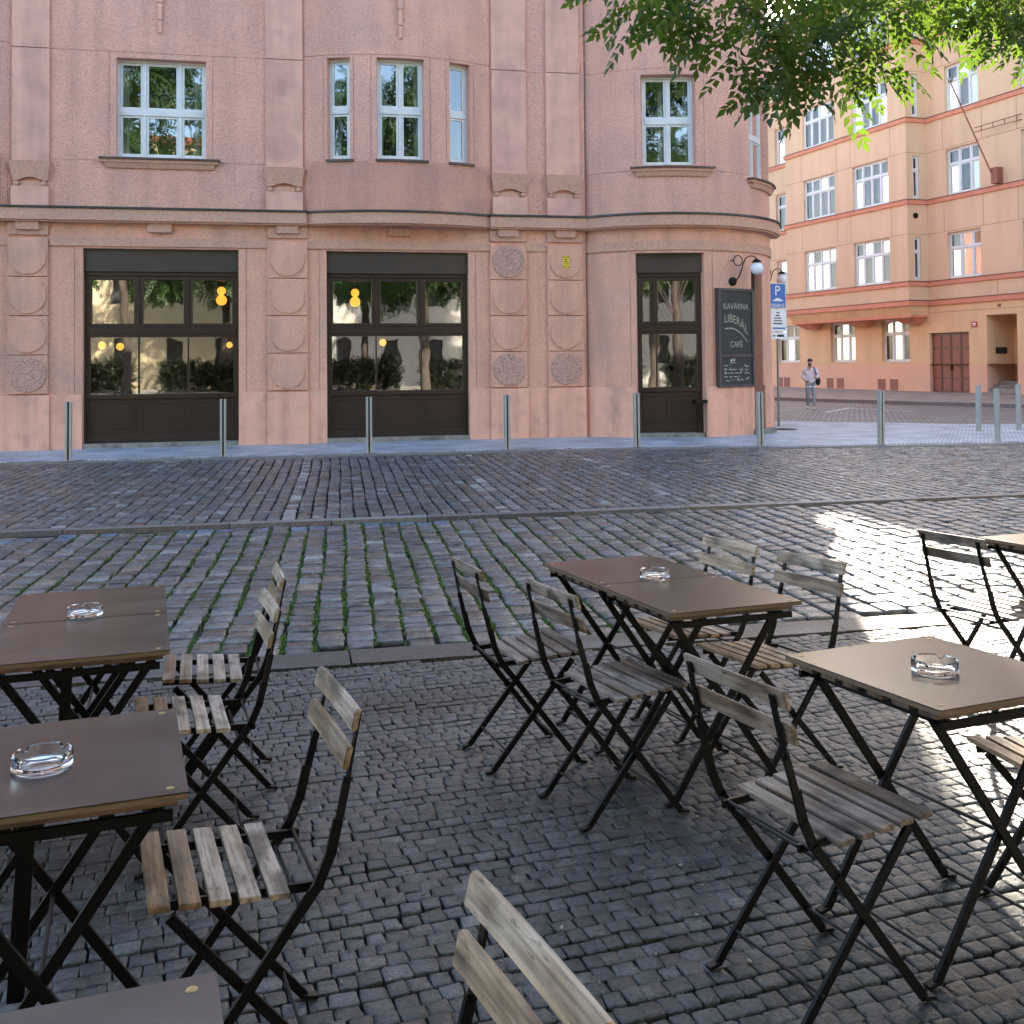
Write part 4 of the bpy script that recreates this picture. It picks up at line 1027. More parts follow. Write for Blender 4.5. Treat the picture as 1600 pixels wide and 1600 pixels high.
# bollards
def make_bollard():
    t = empty('bollard'); m = MB()
    for sx in (-1, 1):
        m = MB(); m.box(sx * .036 - .021, sx * .036 + .021, -.045, .045, 0, 1.08); m.build('flange', 'bollard', t, bev=.004)
    m = MB(); m.box(-.0145, .0145, -.01, .01, 0, 1.07); m.build('web', 'iron', t)
    m = MB(); m.box(-.085, .085, -.07, .07, 0, .006); m.build('foot_plate', 'bollard', t)
    return t
bproto = make_bollard()
BP = [(-4.01, 20.42, 'bollard before the left end of the left shopfront'), (-1.29, 20.45, 'bollard before the right edge of the left shopfront'),
      (1.43, 20.38, 'bollard before the left part of the shopfront under the oriel'), (4.14, 20.38, 'bollard before the double pilasters'),
      (6.75, 20.15, 'bollard before the narrow corner shopfront'), (9.15, 19.6, 'bollard before the corner door'), (11.6, 19.25, 'lone bollard before the open side street'),
      (15.80, 22.0, 'bollard before the brown garage door, farther back'), (14.15, 19.1, 'nearest bollard of the right hand cluster'),
      (16.95, 22.1, 'farthest right bollard of the pair at the back'), (16.0, 20.4, 'bollard cut by the right edge of the picture')]
for i, (x, y, lab) in enumerate(BP):
    b_ = bproto if i == 0 else copy_tree(bproto)
    b_.location = (x, y, -.16); b_.rotation_euler = (R(random.uniform(-.5, .5)), R(random.uniform(-.5, .5)), R([0, 3, -2, 4, 0, 8, 12, 30, 38, 34, 36][i]))
    tag(b_, 'grey steel ' + lab, 'bollard', 'grey steel bollards along the far pavement')

# ------------------------------------------------------------------ apricot apartment house
OP = Vector((30.5, 46.3)); oh = R(-7.5); OD = Vector((math.sin(oh), math.cos(oh))); ON = Vector((OD.y, -OD.x))
def om(t, z, d): p = OP + OD * t - ON * d; return (p.x, p.y, z)
om_box = lambda mb, t0, t1, z0, z1, d0, d1, **k: wbox(mb, om, t0, t1, z0, z1, d0, d1, 99, **k)
OB = empty('apartment_house', om(0, -.2, 0)); tag(OB, 'apricot apartment house with red bands and a long square oriel across the side street', 'house'); bpy.context.view_layer.update()
def ok(mb, name, mats, par=None, **k): return keep(mb.build(name, mats, None, **k), par or OB)
dist = 55.2; OR_ = -.19 + dist * math.tan(SUN_E)
FL = [5.31, 9.31, 13.33, 17.24]
OW = []      # openings main wall
def opn(t0, t1, z0, z1, rec=.18): OW.append((t0, t1, z0, z1, rec, False))
right_w = [(-3.65, -1.52), (-8.3, -6.1), (-12.3, -10.2), (-16.6, -14.5)]
left_w = [(11.25, 12.85), (14.6, 16.4), (18.5, 20.4)]
gw = [(10.63, 12.94), (5.52, 7.70), (1.24, 3.37), (14.8, 17)]
def wl(mb, mp_, t0, t1, z0, z1, ops, d=0.):
    S = sorted({t0, t1} | {x for o in ops for x in o[:2]}); Z = sorted({z0, z1} | {x for o in ops for x in o[2:4]})
    for a, b in zip(S[:-1], S[1:]):
        for c, e in zip(Z[:-1], Z[1:]):
            if any(o[0] < (a + b) / 2 < o[1] and o[2] < (c + e) / 2 < o[3] for o in ops): continue
            mb.quad(mp_(a, c, d), mp_(b, c, d), mp_(b, e, d), mp_(a, e, d))
    for a, b, c, e, rec, back in ops:
        for sx in (a, b): mb.quad(mp_(sx, c, d), mp_(sx, c, d - rec), mp_(sx, e, d - rec), mp_(sx, e, d))
        for zx in (c, e): mb.quad(mp_(a, zx, d), mp_(b, zx, d), mp_(b, zx, d - rec), mp_(a, zx, d - rec))
upops = []
for f in FL:
    for a, b in right_w: upops.append((a, b, f + .05, f + 2.25, .18, False))
    for a, b in left_w: upops.append((a, b, f + .05, f + 2.25, .18, False))
m = MB(); wl(m, om, -30, 40, 4.35, OR_ - .01, upops); ok(m, 'wall', 'orange')
lowops = [(a, b, 1.42, 3.58, .22, False) for a, b in gw] + [(-2.78, -.16, -.6, 2.80, .25, False), (-5.65, -3.87, -.6, 3.52, 1.6, False)]
m = MB(); wl(m, om, -30, 40, 1.30, 4.35, [o if o[2] > 1.3 else (o[0], o[1], 1.30, o[3], o[4], False) for o in lowops]); ok(m, 'wall', 'orange_low')
m = MB(); wl(m, om, -30, 40, -.6, 1.298, [(a, b, -.6, 1.298, r, False) for a, b, c, e, r, _ in lowops if c < 0], .02); ok(m, 'plinth', 'orange_plinth')
# oriel
Ta, Tb, DD = -.19, 10.0, 1.2
ow_ = [(1.14, 3.93), (5.45, 8.28)]
oops = [(a, b, f + .05, f + 2.3, .15, False) for f in FL for a, b in ow_]
m = MB(); wl(m, lambda t, z, d: om(t, z, DD + d), Ta, Tb, 4.35, OR_ - .01, oops)
def side(s, z, d): return om(Ta - d, z, -s)      # side face of the oriel toward the camera
wl(m, side, -DD, 0, 4.35, OR_ - .01, [(-.82, -.42, f + .12, f + 2.2, .12, False) for f in FL])
m.quad(om(Tb, 4.35, 0), om(Tb, 4.35, DD), om(Tb, OR_, DD), om(Tb, OR_, 0))
orl = ok(m, 'oriel', 'orange')
# oriel foot: coved base and red slab with brackets
m = MB(); wbox(m, om, Ta, Tb, 3.70, 4.15, 0, DD, 99, taper=(.02, .25)); ok(m, 'oriel_base', 'orange_low', orl)
m = MB(); wbox(m, om, Ta + .10, Tb - .10, 3.58, 3.698, 0, DD - .2, 99); ok(m, 'oriel_slab', 'band', orl)
for c in (.75, 4.6, 9.0):
    m = MB(); wbox(m, om, c - .75, c + .75, 3.28, 3.578, 0, DD - .35, 99, taper=(.35, .5)); ok(m, 'oriel_bracket', 'band', orl)
m = MB()
om_box(m, -30, Ta - .002, 4.15, 4.38, 0, .10); om_box(m, Tb + .002, 40, 4.15, 4.38, 0, .10); om_box(m, Ta - .10, Tb + .1, 4.152, 4.38, DD - 1.2, DD + .10)
for f in FL:
    om_box(m, -30, Ta - .002, f - .20, f, 0, .09); om_box(m, Tb + .002, 40, f - .20, f, 0, .09); om_box(m, Ta - .09, Tb + .09, f - .202, f - .002, 0, DD + .09)
ok(m, 'string_course', 'band')
m = MB()
for f in FL: om_box(m, -30, Ta - .1, f, f + .03, 0, .12); om_box(m, Tb + .1, 40, f, f + .03, 0, .12); om_box(m, Ta - .12, Tb + .12, f + .001, f + .03, 0, DD + .12)
om_box(m, -30, Ta - .1, 4.381, 4.41, 0, .13); om_box(m, Ta - .13, Tb + .13, 4.382, 4.412, 0, DD + .13)
ok(m, 'flashing', 'sill')
m = MB()      # render joints
jn = .022
for f in FL:
    for z in (f + 2.32,):
        om_box(m, -30, Ta, z, z + jn, 0, .004); om_box(m, Tb, 40, z, z + jn, 0, .004); om_box(m, Ta - .004, Tb + .004, z, z + jn, 0, DD + .004)
    for t in (.95, 4.1, 5.25, 8.45): om_box(m, t, t + jn, f + 2.34, f + 3.8, DD, DD + .004)
    for t in (-1.35, -3.85, -5.9, -8.5, 11.05, 13.1): om_box(m, t, t + jn, f + 2.34, f + 3.8, 0, .004)
om_box(m, -30, Ta, 3.78, 3.80, 0, .004); 
for t in (-4.6, -9.2): om_box(m, t, t + jn, 4.43, 5.1, 0, .004)
ok(m, 'render_joint', 'groove')
def owin(mp_, a, b, z0, z1, rec, cols, tr, lab=None, ph=0, dep=1.6):
    cs = [(.02, .2 + .1 * (ph % 3), .25), (.5, .95 - .05 * (ph % 2), .28)] if ph % 4 else [(.05, .95, .3)]
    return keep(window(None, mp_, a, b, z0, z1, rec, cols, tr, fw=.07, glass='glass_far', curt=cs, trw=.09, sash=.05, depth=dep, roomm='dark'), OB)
k = 0
for f in FL:
    for a, b in ow_: owin(lambda t, z, d: om(t, z, DD + d), b, a, f + .05, f + 2.3, .15, [.2, .5, .8], .66, ph=k) if False else owin(lambda t, z, d: om(-t, z, DD + d), -b, -a, f + .05, f + 2.3, .15, [.25, .5, .75], .66, ph=k); k += 1
    for a, b in right_w[:3]: owin(lambda t, z, d: om(-t, z, d), -b, -a, f + .05, f + 2.25, .18, [.36, .70], .66, ph=k); k += 1
    for a, b in left_w[:2]: owin(lambda t, z, d: om(-t, z, d), -b, -a, f + .05, f + 2.25, .18, [.55], .66, ph=k); k += 1
    owin(side, -.82, -.42, f + .12, f + 2.2, .12, [], .66, ph=1, dep=.8)
for a, b in gw[:3]: owin(lambda t, z, d: om(-t, z, d), -b, -a, 1.42, 3.58, .22, [.33, .67], .66, ph=k); k += 1
# garage door with four panelled leaves
rm = lambda t, z, d: om(-t, z, d)
m = MB(); a, b = .16, 2.78
wbox(m, rm, a, b, -.3, 2.80, -.24, -.20, 99)
dr = ok(m, 'door', 'door'); dr['label'] = 'brown four leaf wooden gate with square carved panels'
for i in range(4):
    m = MB(); u0 = a + (b - a) * i / 4 + .015; u1 = a + (b - a) * (i + 1) / 4 - .015
    wbox(m, rm, u0, u1, -.2, 2.75, -.199, -.17, 99)
    lf = ok(m, 'door_leaf', 'door', dr, bev=.008)
    m = MB()
    for z0, z1 in ((.02, .55), (.65, 1.2), (1.3, 1.95), (2.1, 2.65)):
        wbox(m, rm, u0 + .09, u1 - .09, z0, z1, -.169, -.155, 99)
    ok(m, 'door_panel', 'flap', lf, bev=.006)
m = MB(); wbox(m, rm, (a + b) / 2 - .03, (a + b) / 2 + .03, 1.0, 1.25, -.168, -.10, 99); ok(m, 'handle', 'iron', dr)
# entrance niche
m = MB(); wbox(m, rm, 3.87, 5.65, -.3, 3.52, -1.62, -1.58, 99); ok(m, 'wall', 'orange_low')
m = MB(); wbox(m, rm, 4.45, 5.55, .62, 3.45, -1.575, -1.52, 99); d2 = ok(m, 'door', 'door'); d2['label'] = 'reddish entrance door with an iron grille deep in the niche'
m = MB(); wbox(m, rm, 4.62, 5.38, .95, 2.45, -1.515, -1.51, 99); ok(m, 'pane', 'board', d2)
m = MB()
for i in range(7): x = 4.66 + i * .114; m.bar(rm(x, .9, -1.49), rm(x, 2.5, -1.49), om(1, 0, 0), .02, .02)
for z in (1.0, 1.35, 2.3): m.bar(rm(4.6, z, -1.48), rm(5.4, z, -1.48), (0, 0, 1), .02, .02)
ok(m, 'grille', 'iron', d2)
m = MB()
for i in range(4): wbox(m, rm, 3.9 + .12 * i * 0, 5.62, -.3, .0 + .17 * i, -1.5, .35 - .32 * i, 99)
ok(m, 'step', 'step')
m = MB()
def inj(s, z, d): return om(-3.87 - d, z, -s)
wbox(m, inj, .5, 1.15, 1.75, 2.05, .0, .03, 99); ok(m, 'doorbell_plate', 'board')
m = MB(); wbox(m, rm, 2.98, 3.32, 2.98, 3.25, 0, .03, 99); hn = ok(m, 'house_number_plate', 'plaque')
m = MB(); wbox(m, rm, 3.05, 3.25, 3.12, 3.19, .031, .034, 99); wbox(m, rm, 3.08, 3.22, 3.04, 3.07, .031, .034, 99); ok(m, 'number_marks', 'signwhite', hn)
m = MB(); wbox(m, rm, 4.60, 4.74, 3.86, 4.0, 0, .05, 99); ok(m, 'wall_box', 'flap')
m = MB(); m.lathe([(.001, 0), (.14, 0), (.14, .04), (.001, .04)], 20, (0, 0, 0), axis='y'); vt = m.build('vent', 'iron'); vt.matrix_world = Matrix.Translation(om(Ta - .002, 8.55, .72)) ; keep(vt, OB)
for t in (12.7, 11.95, 7.75, 6.85, 3.4, 2.45):
    m = MB(); om_box(m, t - .28, t + .28, -.02, .52, .02, .05); fo = ok(m, 'meter_flap', 'flap')
for t in (11.4, 11.4):
    pass
# banner mast
m = MB(); m.tube([om(-4.85, 9.55, .30), om(-3.4, 14.2, 1.3)], .035, 8); FM = m.build('flagpole', 'flap', None, smooth=True); tag(FM, 'thin rusty flagpole leaning out from the apricot house wall', 'flagpole')
m = MB(); m.sphere(om(-3.38, 14.35, 1.32), .13, 12, 8); m.build('finial', 'galv', FM, smooth=True)
m = MB(); om_box(m, -5.05, -4.7, 9.38, 10.1, .0, .35); m.build('bracket', 'flap', FM)
m = MB(); m.tube([om(-4.2, 11.8, .75), om(-6.2, 12.0, .02)], .02, 6); m.tube([om(-4.2, 12.0, .75), om(-6.2, 12.25, .02)], .02, 6)
for f_ in (.15, .4, .65, .9): m.bar(om(-4.2 - 2 * f_, 11.8 + .2 * f_, .75 - .73 * f_), om(-4.2 - 2 * f_, 12.0 + .25 * f_, .75 - .73 * f_), (1, 0, 0), .03, .03)
m.build('brace', 'flap', FM)
# roof
m = MB(); om_box(m, -30, 40, OR_ - .45, OR_ - .012, 0, .35); om_box(m, Ta - .3, Tb + .3, OR_ - .45, OR_ - .011, 0, DD + .35); ok(m, 'eaves', 'band')
m = MB(); om_box(m, -30, 40, OR_ - .01, OR_ + .25, -14, .4); om_box(m, Ta - .3, Tb + .3, OR_ - .009, OR_ + .24, .41, DD + .4); ok(m, 'roof', 'copper')
m = MB(); om_box(m, -30, 40, -.3, OR_ - .02, -14, -2.2); ok(m, 'wall', 'orange')

# ------------------------------------------------------------------ houses behind the camera (they appear in the panes)
def back_house(name, x0, x1, y, h, wm, label, seed):
    rr = random.Random(seed)
    t = empty(name, ((x0 + x1) / 2, y, 0)); tag(t, label, 'house'); bpy.context.view_layer.update()
    bm_ = lambda s, z, d: (s, y + d, z)
    ops = []; 
    for i in range(int((x1 - x0 - 1) / 3)):
        for f in range(int(h / 3.8)):
            ops.append((x0 + 1.5 + i * 3, x0 + 2.5 + i * 3, f * 3.8 + 1.5, f * 3.8 + 3.2, .2, False))
    m = MB(); wl(m, bm_, x0, x1, -.1, h, ops); keep(m.build('wall', wm), t)
    for o in ops:
        m = MB(); m.box(o[0], o[1], y - .24, y - .2, o[2], o[3]); wi = keep(m.build('window', 'room'), t)
    m = MB(); m.box(x0, x1, y - 10, y - .3, -.1, h); keep(m.build('wall', wm), t)
    m = MB(); m.box(x0 - .3, x1 + .3, y - 10, y + .4, h, h + .4); keep(m.build('roof', 'tile'), t)
back_house('cream_house', -30, -2, -19, 15, 'cream', 'cream house behind the terrace', 1)
back_house('white_house', -1.8, 14, -21, 14, 'pale', 'white house behind the terrace', 2)
back_house('cream_house', 14.5, 44, -20, 17, 'cream', 'second cream house farther right behind the terrace', 3)

# ------------------------------------------------------------------ trees
def leaf_template():
    V = []; F = []
    def lf(px, pz, ax, ln, wd, roll):
        d = Vector((math.sin(ax), 0, -math.cos(ax))) if False else None
        c, s = math.cos(ax), math.sin(ax)
        o = len(V)
        for l, w_, z in ((0, 0, 0), (.45 * ln, wd / 2, .12 * wd), (ln, 0, -.18 * ln), (.45 * ln, -wd / 2, .12 * wd)):
            V.append((px + c * l - s * w_, s * l + c * w_, pz + z))
        F.append((o, o + 1, o + 2)); F.append((o, o + 2, o + 3))
    for k in range(5):
        x = .05 + k * .045
        for sgn in (-1, 1): lf(x, -.5 * x * x, sgn * R(55 - 3 * k), .068 - abs(k - 2) * .005, .033, 0)
    lf(.25, -.03, 0, .07, .034, 0)
    return np.array(V), np.array(F)
LV, LF = leaf_template()
def sprays(P, D, scale):
    """P (n,3) positions, D (n,3) directions of the leaf stalk"""
    n = len(P); D = D / np.linalg.norm(D, axis=1, keepdims=True)
    up = np.array([0, 0, 1.]) + rng.normal(0, .45, (n, 3)); S = np.cross(up, D); S /= np.linalg.norm(S, axis=1, keepdims=True); Z = np.cross(D, S)
    sc = scale[:, None, None]
    V = P[:, None] + sc * (LV[None, :, 0:1] * D[:, None] + LV[None, :, 1:2] * S[:, None] + LV[None, :, 2:3] * Z[:, None])
    V += rng.normal(0, .004, V.shape)
    F = (LF[None] + (np.arange(n) * len(LV))[:, None, None]).reshape(-1, 3)
    tone = np.repeat(rng.random((n, len(LV) // 4)), 4, 1).ravel() * .7 + np.repeat(rng.random(n), len(LV)) * .3
    return V.reshape(-1, 3), F, tone[:, None] * np.ones(3)
def ell(c, r, n, hollow=.35):
    d = rng.normal(0, 1, (n, 3)); d /= np.linalg.norm(d, axis=1, keepdims=True)
    rad = rng.uniform(hollow, 1, n) ** .6
    return np.array(c) + d * rad[:, None] * np.array(r), d
def tree(name, base, h, spread, clumps, n_each, matn, label, limbs, sc=(1.15, 1.75), group=None):
    t = empty(name, base); tag(t, label, 'tree', group); bx_, by_, bz_ = base
    m = MB(); m.tube([(0, 0, -.1), (.05, .03, h * .2), (.0, .1, h * .38), (-.1, .1, h * .55)], [.26, .20, .17, .13], 12)
    m.build('trunk', 'bark', t, smooth=True)
    lm = MB()
    for e in limbs:
        p0 = Vector((0, .08, h * e[3])); p1 = Vector((e[0] - bx_, e[1] - by_, e[2] - bz_)); mid = (p0 + p1) / 2 + Vector((0, 0, .12 * (p1 - p0).length))
        pts = [p0, (p0 + mid) / 2 + Vector((0, 0, .1)), mid, (mid + p1) / 2 + Vector((0, 0, .05)), p1]; r0 = e[4]
        lm.tube(pts, [r0, r0 * .75, r0 * .55, r0 * .35, .008], 7)
    lm.build('limb', 'bark', t, smooth=True)
    Ps = []; Ds = []
    tw = MB()
    for (c, r) in clumps:
        c = np.array(c) - np.array(base); rr = np.array(r if hasattr(r, '__len__') else (r, r, r * .8))
        n = int(n_each * (rr.prod() ** (1 / 1.5)) / (.45 ** 2)); P, d = ell(c, rr, n)
        D = d * .8 + np.array([0, 0, -.55]) + rng.normal(0, .3, d.shape)
        Ps.append(P); Ds.append(D)
        for q_ in P[::9]:
            tw.tube([tuple(c + (0, 0, rr[2] * .3)), tuple((c + q_) / 2 + (0, 0, .04)), tuple(q_)], [.009, .005, .002], 4, cap=False)
    P = np.concatenate(Ps); D = np.concatenate(Ds)
    V, F, T = sprays(P, D, rng.uniform(sc[0], sc[1], len(P)))
    link('crown', np_mesh('crown', V, [F], matn, T), t)
    tw.build('twig', 'bark', t)
    return t
CAMP = np.array([0, 0, 1.55]); fwd = np.array(cam.matrix_world.to_3x3()) 
def ray(px, py, dist_):
    d = fwd @ np.array([(px - 800) / 1640, -(py - 521) / 1640, -1.]); return tuple(CAMP + d * dist_)
vis = [(950, -10, 8.6, .38), (985, 30, 8.4, .30), (1020, 0, 8.5, .42), (1085, 15, 8.0, .40), (1130, 55, 8.1, .34), (1165, 100, 7.9, .33), (1185, 150, 7.7, .24), (1195, 60, 8.3, .42),
       (1235, 110, 8.2, .36), (1262, 160, 8.1, .20), (1290, 80, 8.5, .38), (1335, 75, 8.7, .30), (1345, 120, 8.6, .17), (1250, 10, 9, .5), (1330, 10, 9.4, .45), (1360, 40, 8.9, .3),
       (1290, 175, 8.3, .12), (1310, 135, 8.4, .2), (1400, 0, 9.6, .42), (1455, 0, 10.6, .42), (1500, 20, 11, .38), (1550, 35, 10.6, .42), (1565, 80, 10.4, .28), (1590, 30, 11.3, .5), (1530, 80, 10.2, .2), (1615, 70, 10.2, .35), (1420, 45, 10.8, .26), (1510, 60, 10.9, .30), (1585, 95, 10.0, .22), (1480, -10, 10, .4), (1560, -10, 10.5, .5), (1225, -10, 10.5, .5), (1200, 20, 9.6, .35), (1160, 20, 9, .35)]
clumps = [(ray(a + 30, b - 30, d), r * .74) for a, b, d, r in vis]
rr = random.Random(5)
limbs = []
for k in range(60):
    a = rr.uniform(-.3, PI * 1.4); ra = rr.uniform(.8, 5.2)
    c = (7.6 + ra * math.cos(a) * 1.1 + (-1.2), 5.0 + ra * math.sin(a) * .8, rr.uniform(5.2, 9.5) - ra * .22)
    el_ = (c[2] - 1.55) / math.hypot(c[0], c[1])
    if (el_ < .46 and c[1] > 1) or c[0] < 2.2: continue
    clumps.append((c, rr.uniform(.6, 1.0)))
for i, (c, r) in enumerate(clumps):
    if i % 3 == 0 and i > 34: limbs.append((c[0], c[1], c[2], rr.uniform(.30, .55), .03))
tree('ash_tree', (8.0, 4.2, -.15), 9.5, 5, clumps, 66, 'leaf', 'ash tree with drooping feathery leaves hanging into the top of the view', limbs)
for i, (x, y, lab) in enumerate(((-7.5, -3.5, 'left tree of the square behind the terrace'), (.8, -7.0, 'middle tree of the square behind the terrace'), (6.5, -5.5, 'right tree of the square behind the terrace'), (-15, -6, 'outermost left tree of the square behind the terrace'), (15, -4, 'outermost right tree of the square behind the terrace'), (-3.5, -10.5, 'back left tree of the square behind the terrace'), (3.8, -11, 'back middle tree of the square behind the terrace'), (11, -9, 'back right tree of the square behind the terrace'))):
    cl = []; lim = []
    for k in range(30):
        a = rr.uniform(0, 2 * PI); ra = rr.uniform(.5, 3.6); c = (x + ra * math.cos(a), y + ra * math.sin(a), rr.uniform(5.9, 16.5)); cl.append((c, rr.uniform(.9, 1.4)))
        if k % 2: lim.append((c[0], c[1], c[2], rr.uniform(.3, .5), .06))
    tree('square_tree', (x, y, .1), 16, 4, cl, 20, 'leaf2', 'tall leafy ' + lab, lim, sc=(2.4, 3.4), group='trees of the square behind the terrace')

for i, (x0, x1, lab) in enumerate(((-22, -8, 'left leaf strip, unseen, added to darken the pane reflections'), (-6.5, 5.5, 'middle leaf strip, unseen, added to darken the pane reflections'), (7, 22, 'right leaf strip, unseen, added to darken the pane reflections'))):  # unseen hedges, added to darken what the shop panes reflect
    n = int((x1 - x0) * 420); P = np.c_[rng.uniform(0, x1 - x0, n), rng.normal(0, .28, n), rng.uniform(.05, 1.45, n)]; D = rng.normal(0, 1, (n, 3)) + np.array([0, 0, .4])
    V, F, T = sprays(P, D, rng.uniform(1.3, 2., n)); h_ = link('added_hedge', np_mesh('added_hedge', V, [F], 'added_hedge', T)); h_.location = (x0, -9.5, .16); tag(h_, 'low dark green ' + lab, 'added_hedge', 'unseen hedges added for darker panes')
# ------------------------------------------------------------------ café furniture
TILT = Matrix.Rotation(-R(1.68), 4, 'X')
def place(o, x, y, deg, lift=0.): o.matrix_world = TILT @ Matrix.Translation((x, y, lift)) @ Matrix.Rotation(R(deg), 4, 'Z')

def slat_tone(o, vals, axis, edges):
    me = o.data; a = me.color_attributes.new('tone', 'FLOAT_COLOR', 'POINT'); n = len(me.vertices)
    co_ = np.empty(n * 3, np.float32); me.vertices.foreach_get('co', co_); c = co_.reshape(-1, 3)[:, axis]
    idx = np.clip(np.searchsorted(edges, c) - 1, 0, len(vals) - 1); t = np.ones((n, 4), np.float32); t[:, :3] = np.array(vals)[idx][:, None]; a.data.foreach_set('color', t.ravel())
YR, ZR = -.216, .445
def make_chair(woodm='wood'):
    t = empty('folding_chair')
    m = MB(); e = []
    for k in range(5):
        y0 = -.150 + k * .0635; z = .450 + .020 * (k / 4)
        e.append(y0 - .008)
        m.hexa([(-.209, y0, z - .015), (.209, y0, z - .015), (.209, y0 + .046, z - .013), (-.209, y0 + .046, z - .013), (-.209, y0, z), (.209, y0, z), (.209, y0 + .046, z + .003), (-.209, y0 + .046, z + .003)])
    so = m.build('seat', woodm, t, bev=.003); slat_tone(so, dict(wood=[.95, .8, .62, .35, .15], wood_grey=[.75, .6, .65, .5, .3], wood_pale=[.45, .3, .1, .15, .0])[woodm], 1, e + [9])
    m = MB()
    for (z0, z1, yc) in ((.782, .830, -.302), (.698, .748, -.282)):
        n = 8
        for i in range(n):
            xa, xb = -.2135 + .427 * i / n, -.2135 + .427 * (i + 1) / n
            f = lambda x: -.004 * (1 - (x / .2135) ** 2)
            yt = -.012
            m.add([(xa, yc + f(xa) - yt * 0, z0), (xb, yc + f(xb), z0), (xb, yc + f(xb) + .015, z0), (xa, yc + f(xa) + .015, z0),
                   (xa, yc + f(xa) - .012, z1), (xb, yc + f(xb) - .012, z1), (xb, yc + f(xb) + .003, z1), (xa, yc + f(xa) + .003, z1)],
                  [(0, 3, 2, 1), (4, 5, 6, 7), (0, 1, 5, 4), (2, 3, 7, 6)] + ([(3, 0, 4, 7)] if i == 0 else []) + ([(1, 2, 6, 5)] if i == n - 1 else []))
    bo = m.build('backrest', woodm, t); slat_tone(bo, [.5, .8], 2, [0, .765, 9])
    bmod = bmesh.new(); bmod.from_mesh(bo.data); bmesh.ops.remove_doubles(bmod, verts=bmod.verts, dist=1e-5)
    es = [x for x in bmod.edges if len(x.link_faces) == 2 and x.calc_face_angle(0) > .8]; bmesh.ops.bevel(bmod, geom=es, offset=.003, segments=2, affect='EDGES'); bmesh.ops.recalc_face_normals(bmod, faces=bmod.faces); bmod.to_mesh(bo.data); bmod.free()
    for sx in (-1, 1):
        x = sx * .188; m = MB()
        top = Vector((x * .93, -.318, .815)); k1 = Vector((x * .96, -.285, .66)); 
        m.bar(top, k1, (1, 0, 0), .020, .006)
        m.bar(k1 + Vector((0, -.002, .012)), (x, -.262, .57), (0, 1, 0), .018, .010)
        pts = [(x, -.262, .58), (x, -.245, .51), (x, YR, ZR), (x, -.150, .362), (x, .118, .012)]
        for p0, p1 in zip(pts[:-1], pts[1:]):
            p0, p1 = Vector(p0), Vector(p1); dd = (p1 - p0).normalized() * .004
            m.bar(p0 - dd, p1 + dd, (0, 1, 0), .023, .012)
        m.bar((x, .112, .013), (x, .150, .006), (0, 0, 1), .010, .024)
        for z in (.72, .80): m.lathe([(.001, 0), (.006, 0), (.005, .004), (.001, .004)], 8, (x * .94, -.300 - (z - .72) * .2 + .0, z), axis='y')
        m.build('leg', 'iron', t, bev=.0015)
        x = sx * .171; m = MB()
        m.bar((x, .105, .428), (x, -.252, .012), (0, 1, 0), .023, .012); m.bar((x, -.246, .013), (x, -.285, .006), (0, 0, 1), .010, .024)
        m.build('leg', 'iron', t, bev=.0015)
        m = MB(); x = sx * .155; m.bar((x, -.235, .430), (x, .150, .448), (0, 0, 1), .020, .010); m.build('seat_rail', 'iron', t)
    for (y, z, r) in ((YR - .004, .437, .005), (-.178, .398, .005), (.062, .085, .0045), (-.195, .085, .0045)):
        m = MB(); m.tube([(-.188, y, z), (.188, y, z)], r, 8); m.build('stretcher', 'iron', t, smooth=True)
    return t
CH = [  # x, y, deg, wood, label
    (-.194, 2.586, 100.1, 'wood', 'slatted wooden chair facing the front left table, its whole seat in view'),
    (-.386, 3.827, 98.3, 'wood', 'slatted chair behind the front left table, seat partly hidden by that table top'),
    (-.364, 4.459, 94.8, 'wood', 'farthest slatted chair right of the far left double table'),
    (1.023, 4.460, -82.7, 'wood_grey', 'leftmost greyed chair of the centre double table'),
    (1.230, 3.854, -77.5, 'wood_grey', 'greyed chair in front of the centre double table, second from its left'),
    (1.396, 2.587, -77.4, 'wood_grey', 'large greyed chair before the right table'),
    (1.742, 4.635, 102.4, 'wood_pale', 'pale chair with bleached back slats behind the centre double table, left one'),
    (1.871, 4.076, 102.9, 'wood_pale', 'pale chair with bleached back slats behind the centre double table, right one'),
    (.009, 1.294, 101.7, 'wood_pale', 'nearest chair at the bottom edge, only its two stained back slats showing'),
    (3.428, 4.619, -80.0, 'wood_grey', 'chair in silhouette against the sunlit cobbles at the right'),
    (3.56, 3.99, -76.0, 'wood_grey', 'chair cut off by the right edge below the silhouetted one'),
    (2.173, 2.694, 88.0, 'wood_pale', 'chair at the right edge with only its seat slats in view beside the right table'),
    (-1.235, 3.82, -82.0, 'wood', 'chair at the left edge, near one of the two left of the double table'),
    (-1.27, 4.45, -80.0, 'wood', 'chair at the left edge, far one of the two left of the double table')]
protos = {}
for x, y, d, wm, lab in CH:
    if wm not in protos: protos[wm] = o = make_chair(wm)
    else: o = copy_tree(protos[wm])
    place(o, x, y, d); tag(o, lab, 'chair', 'folding bistro chairs on the terrace')

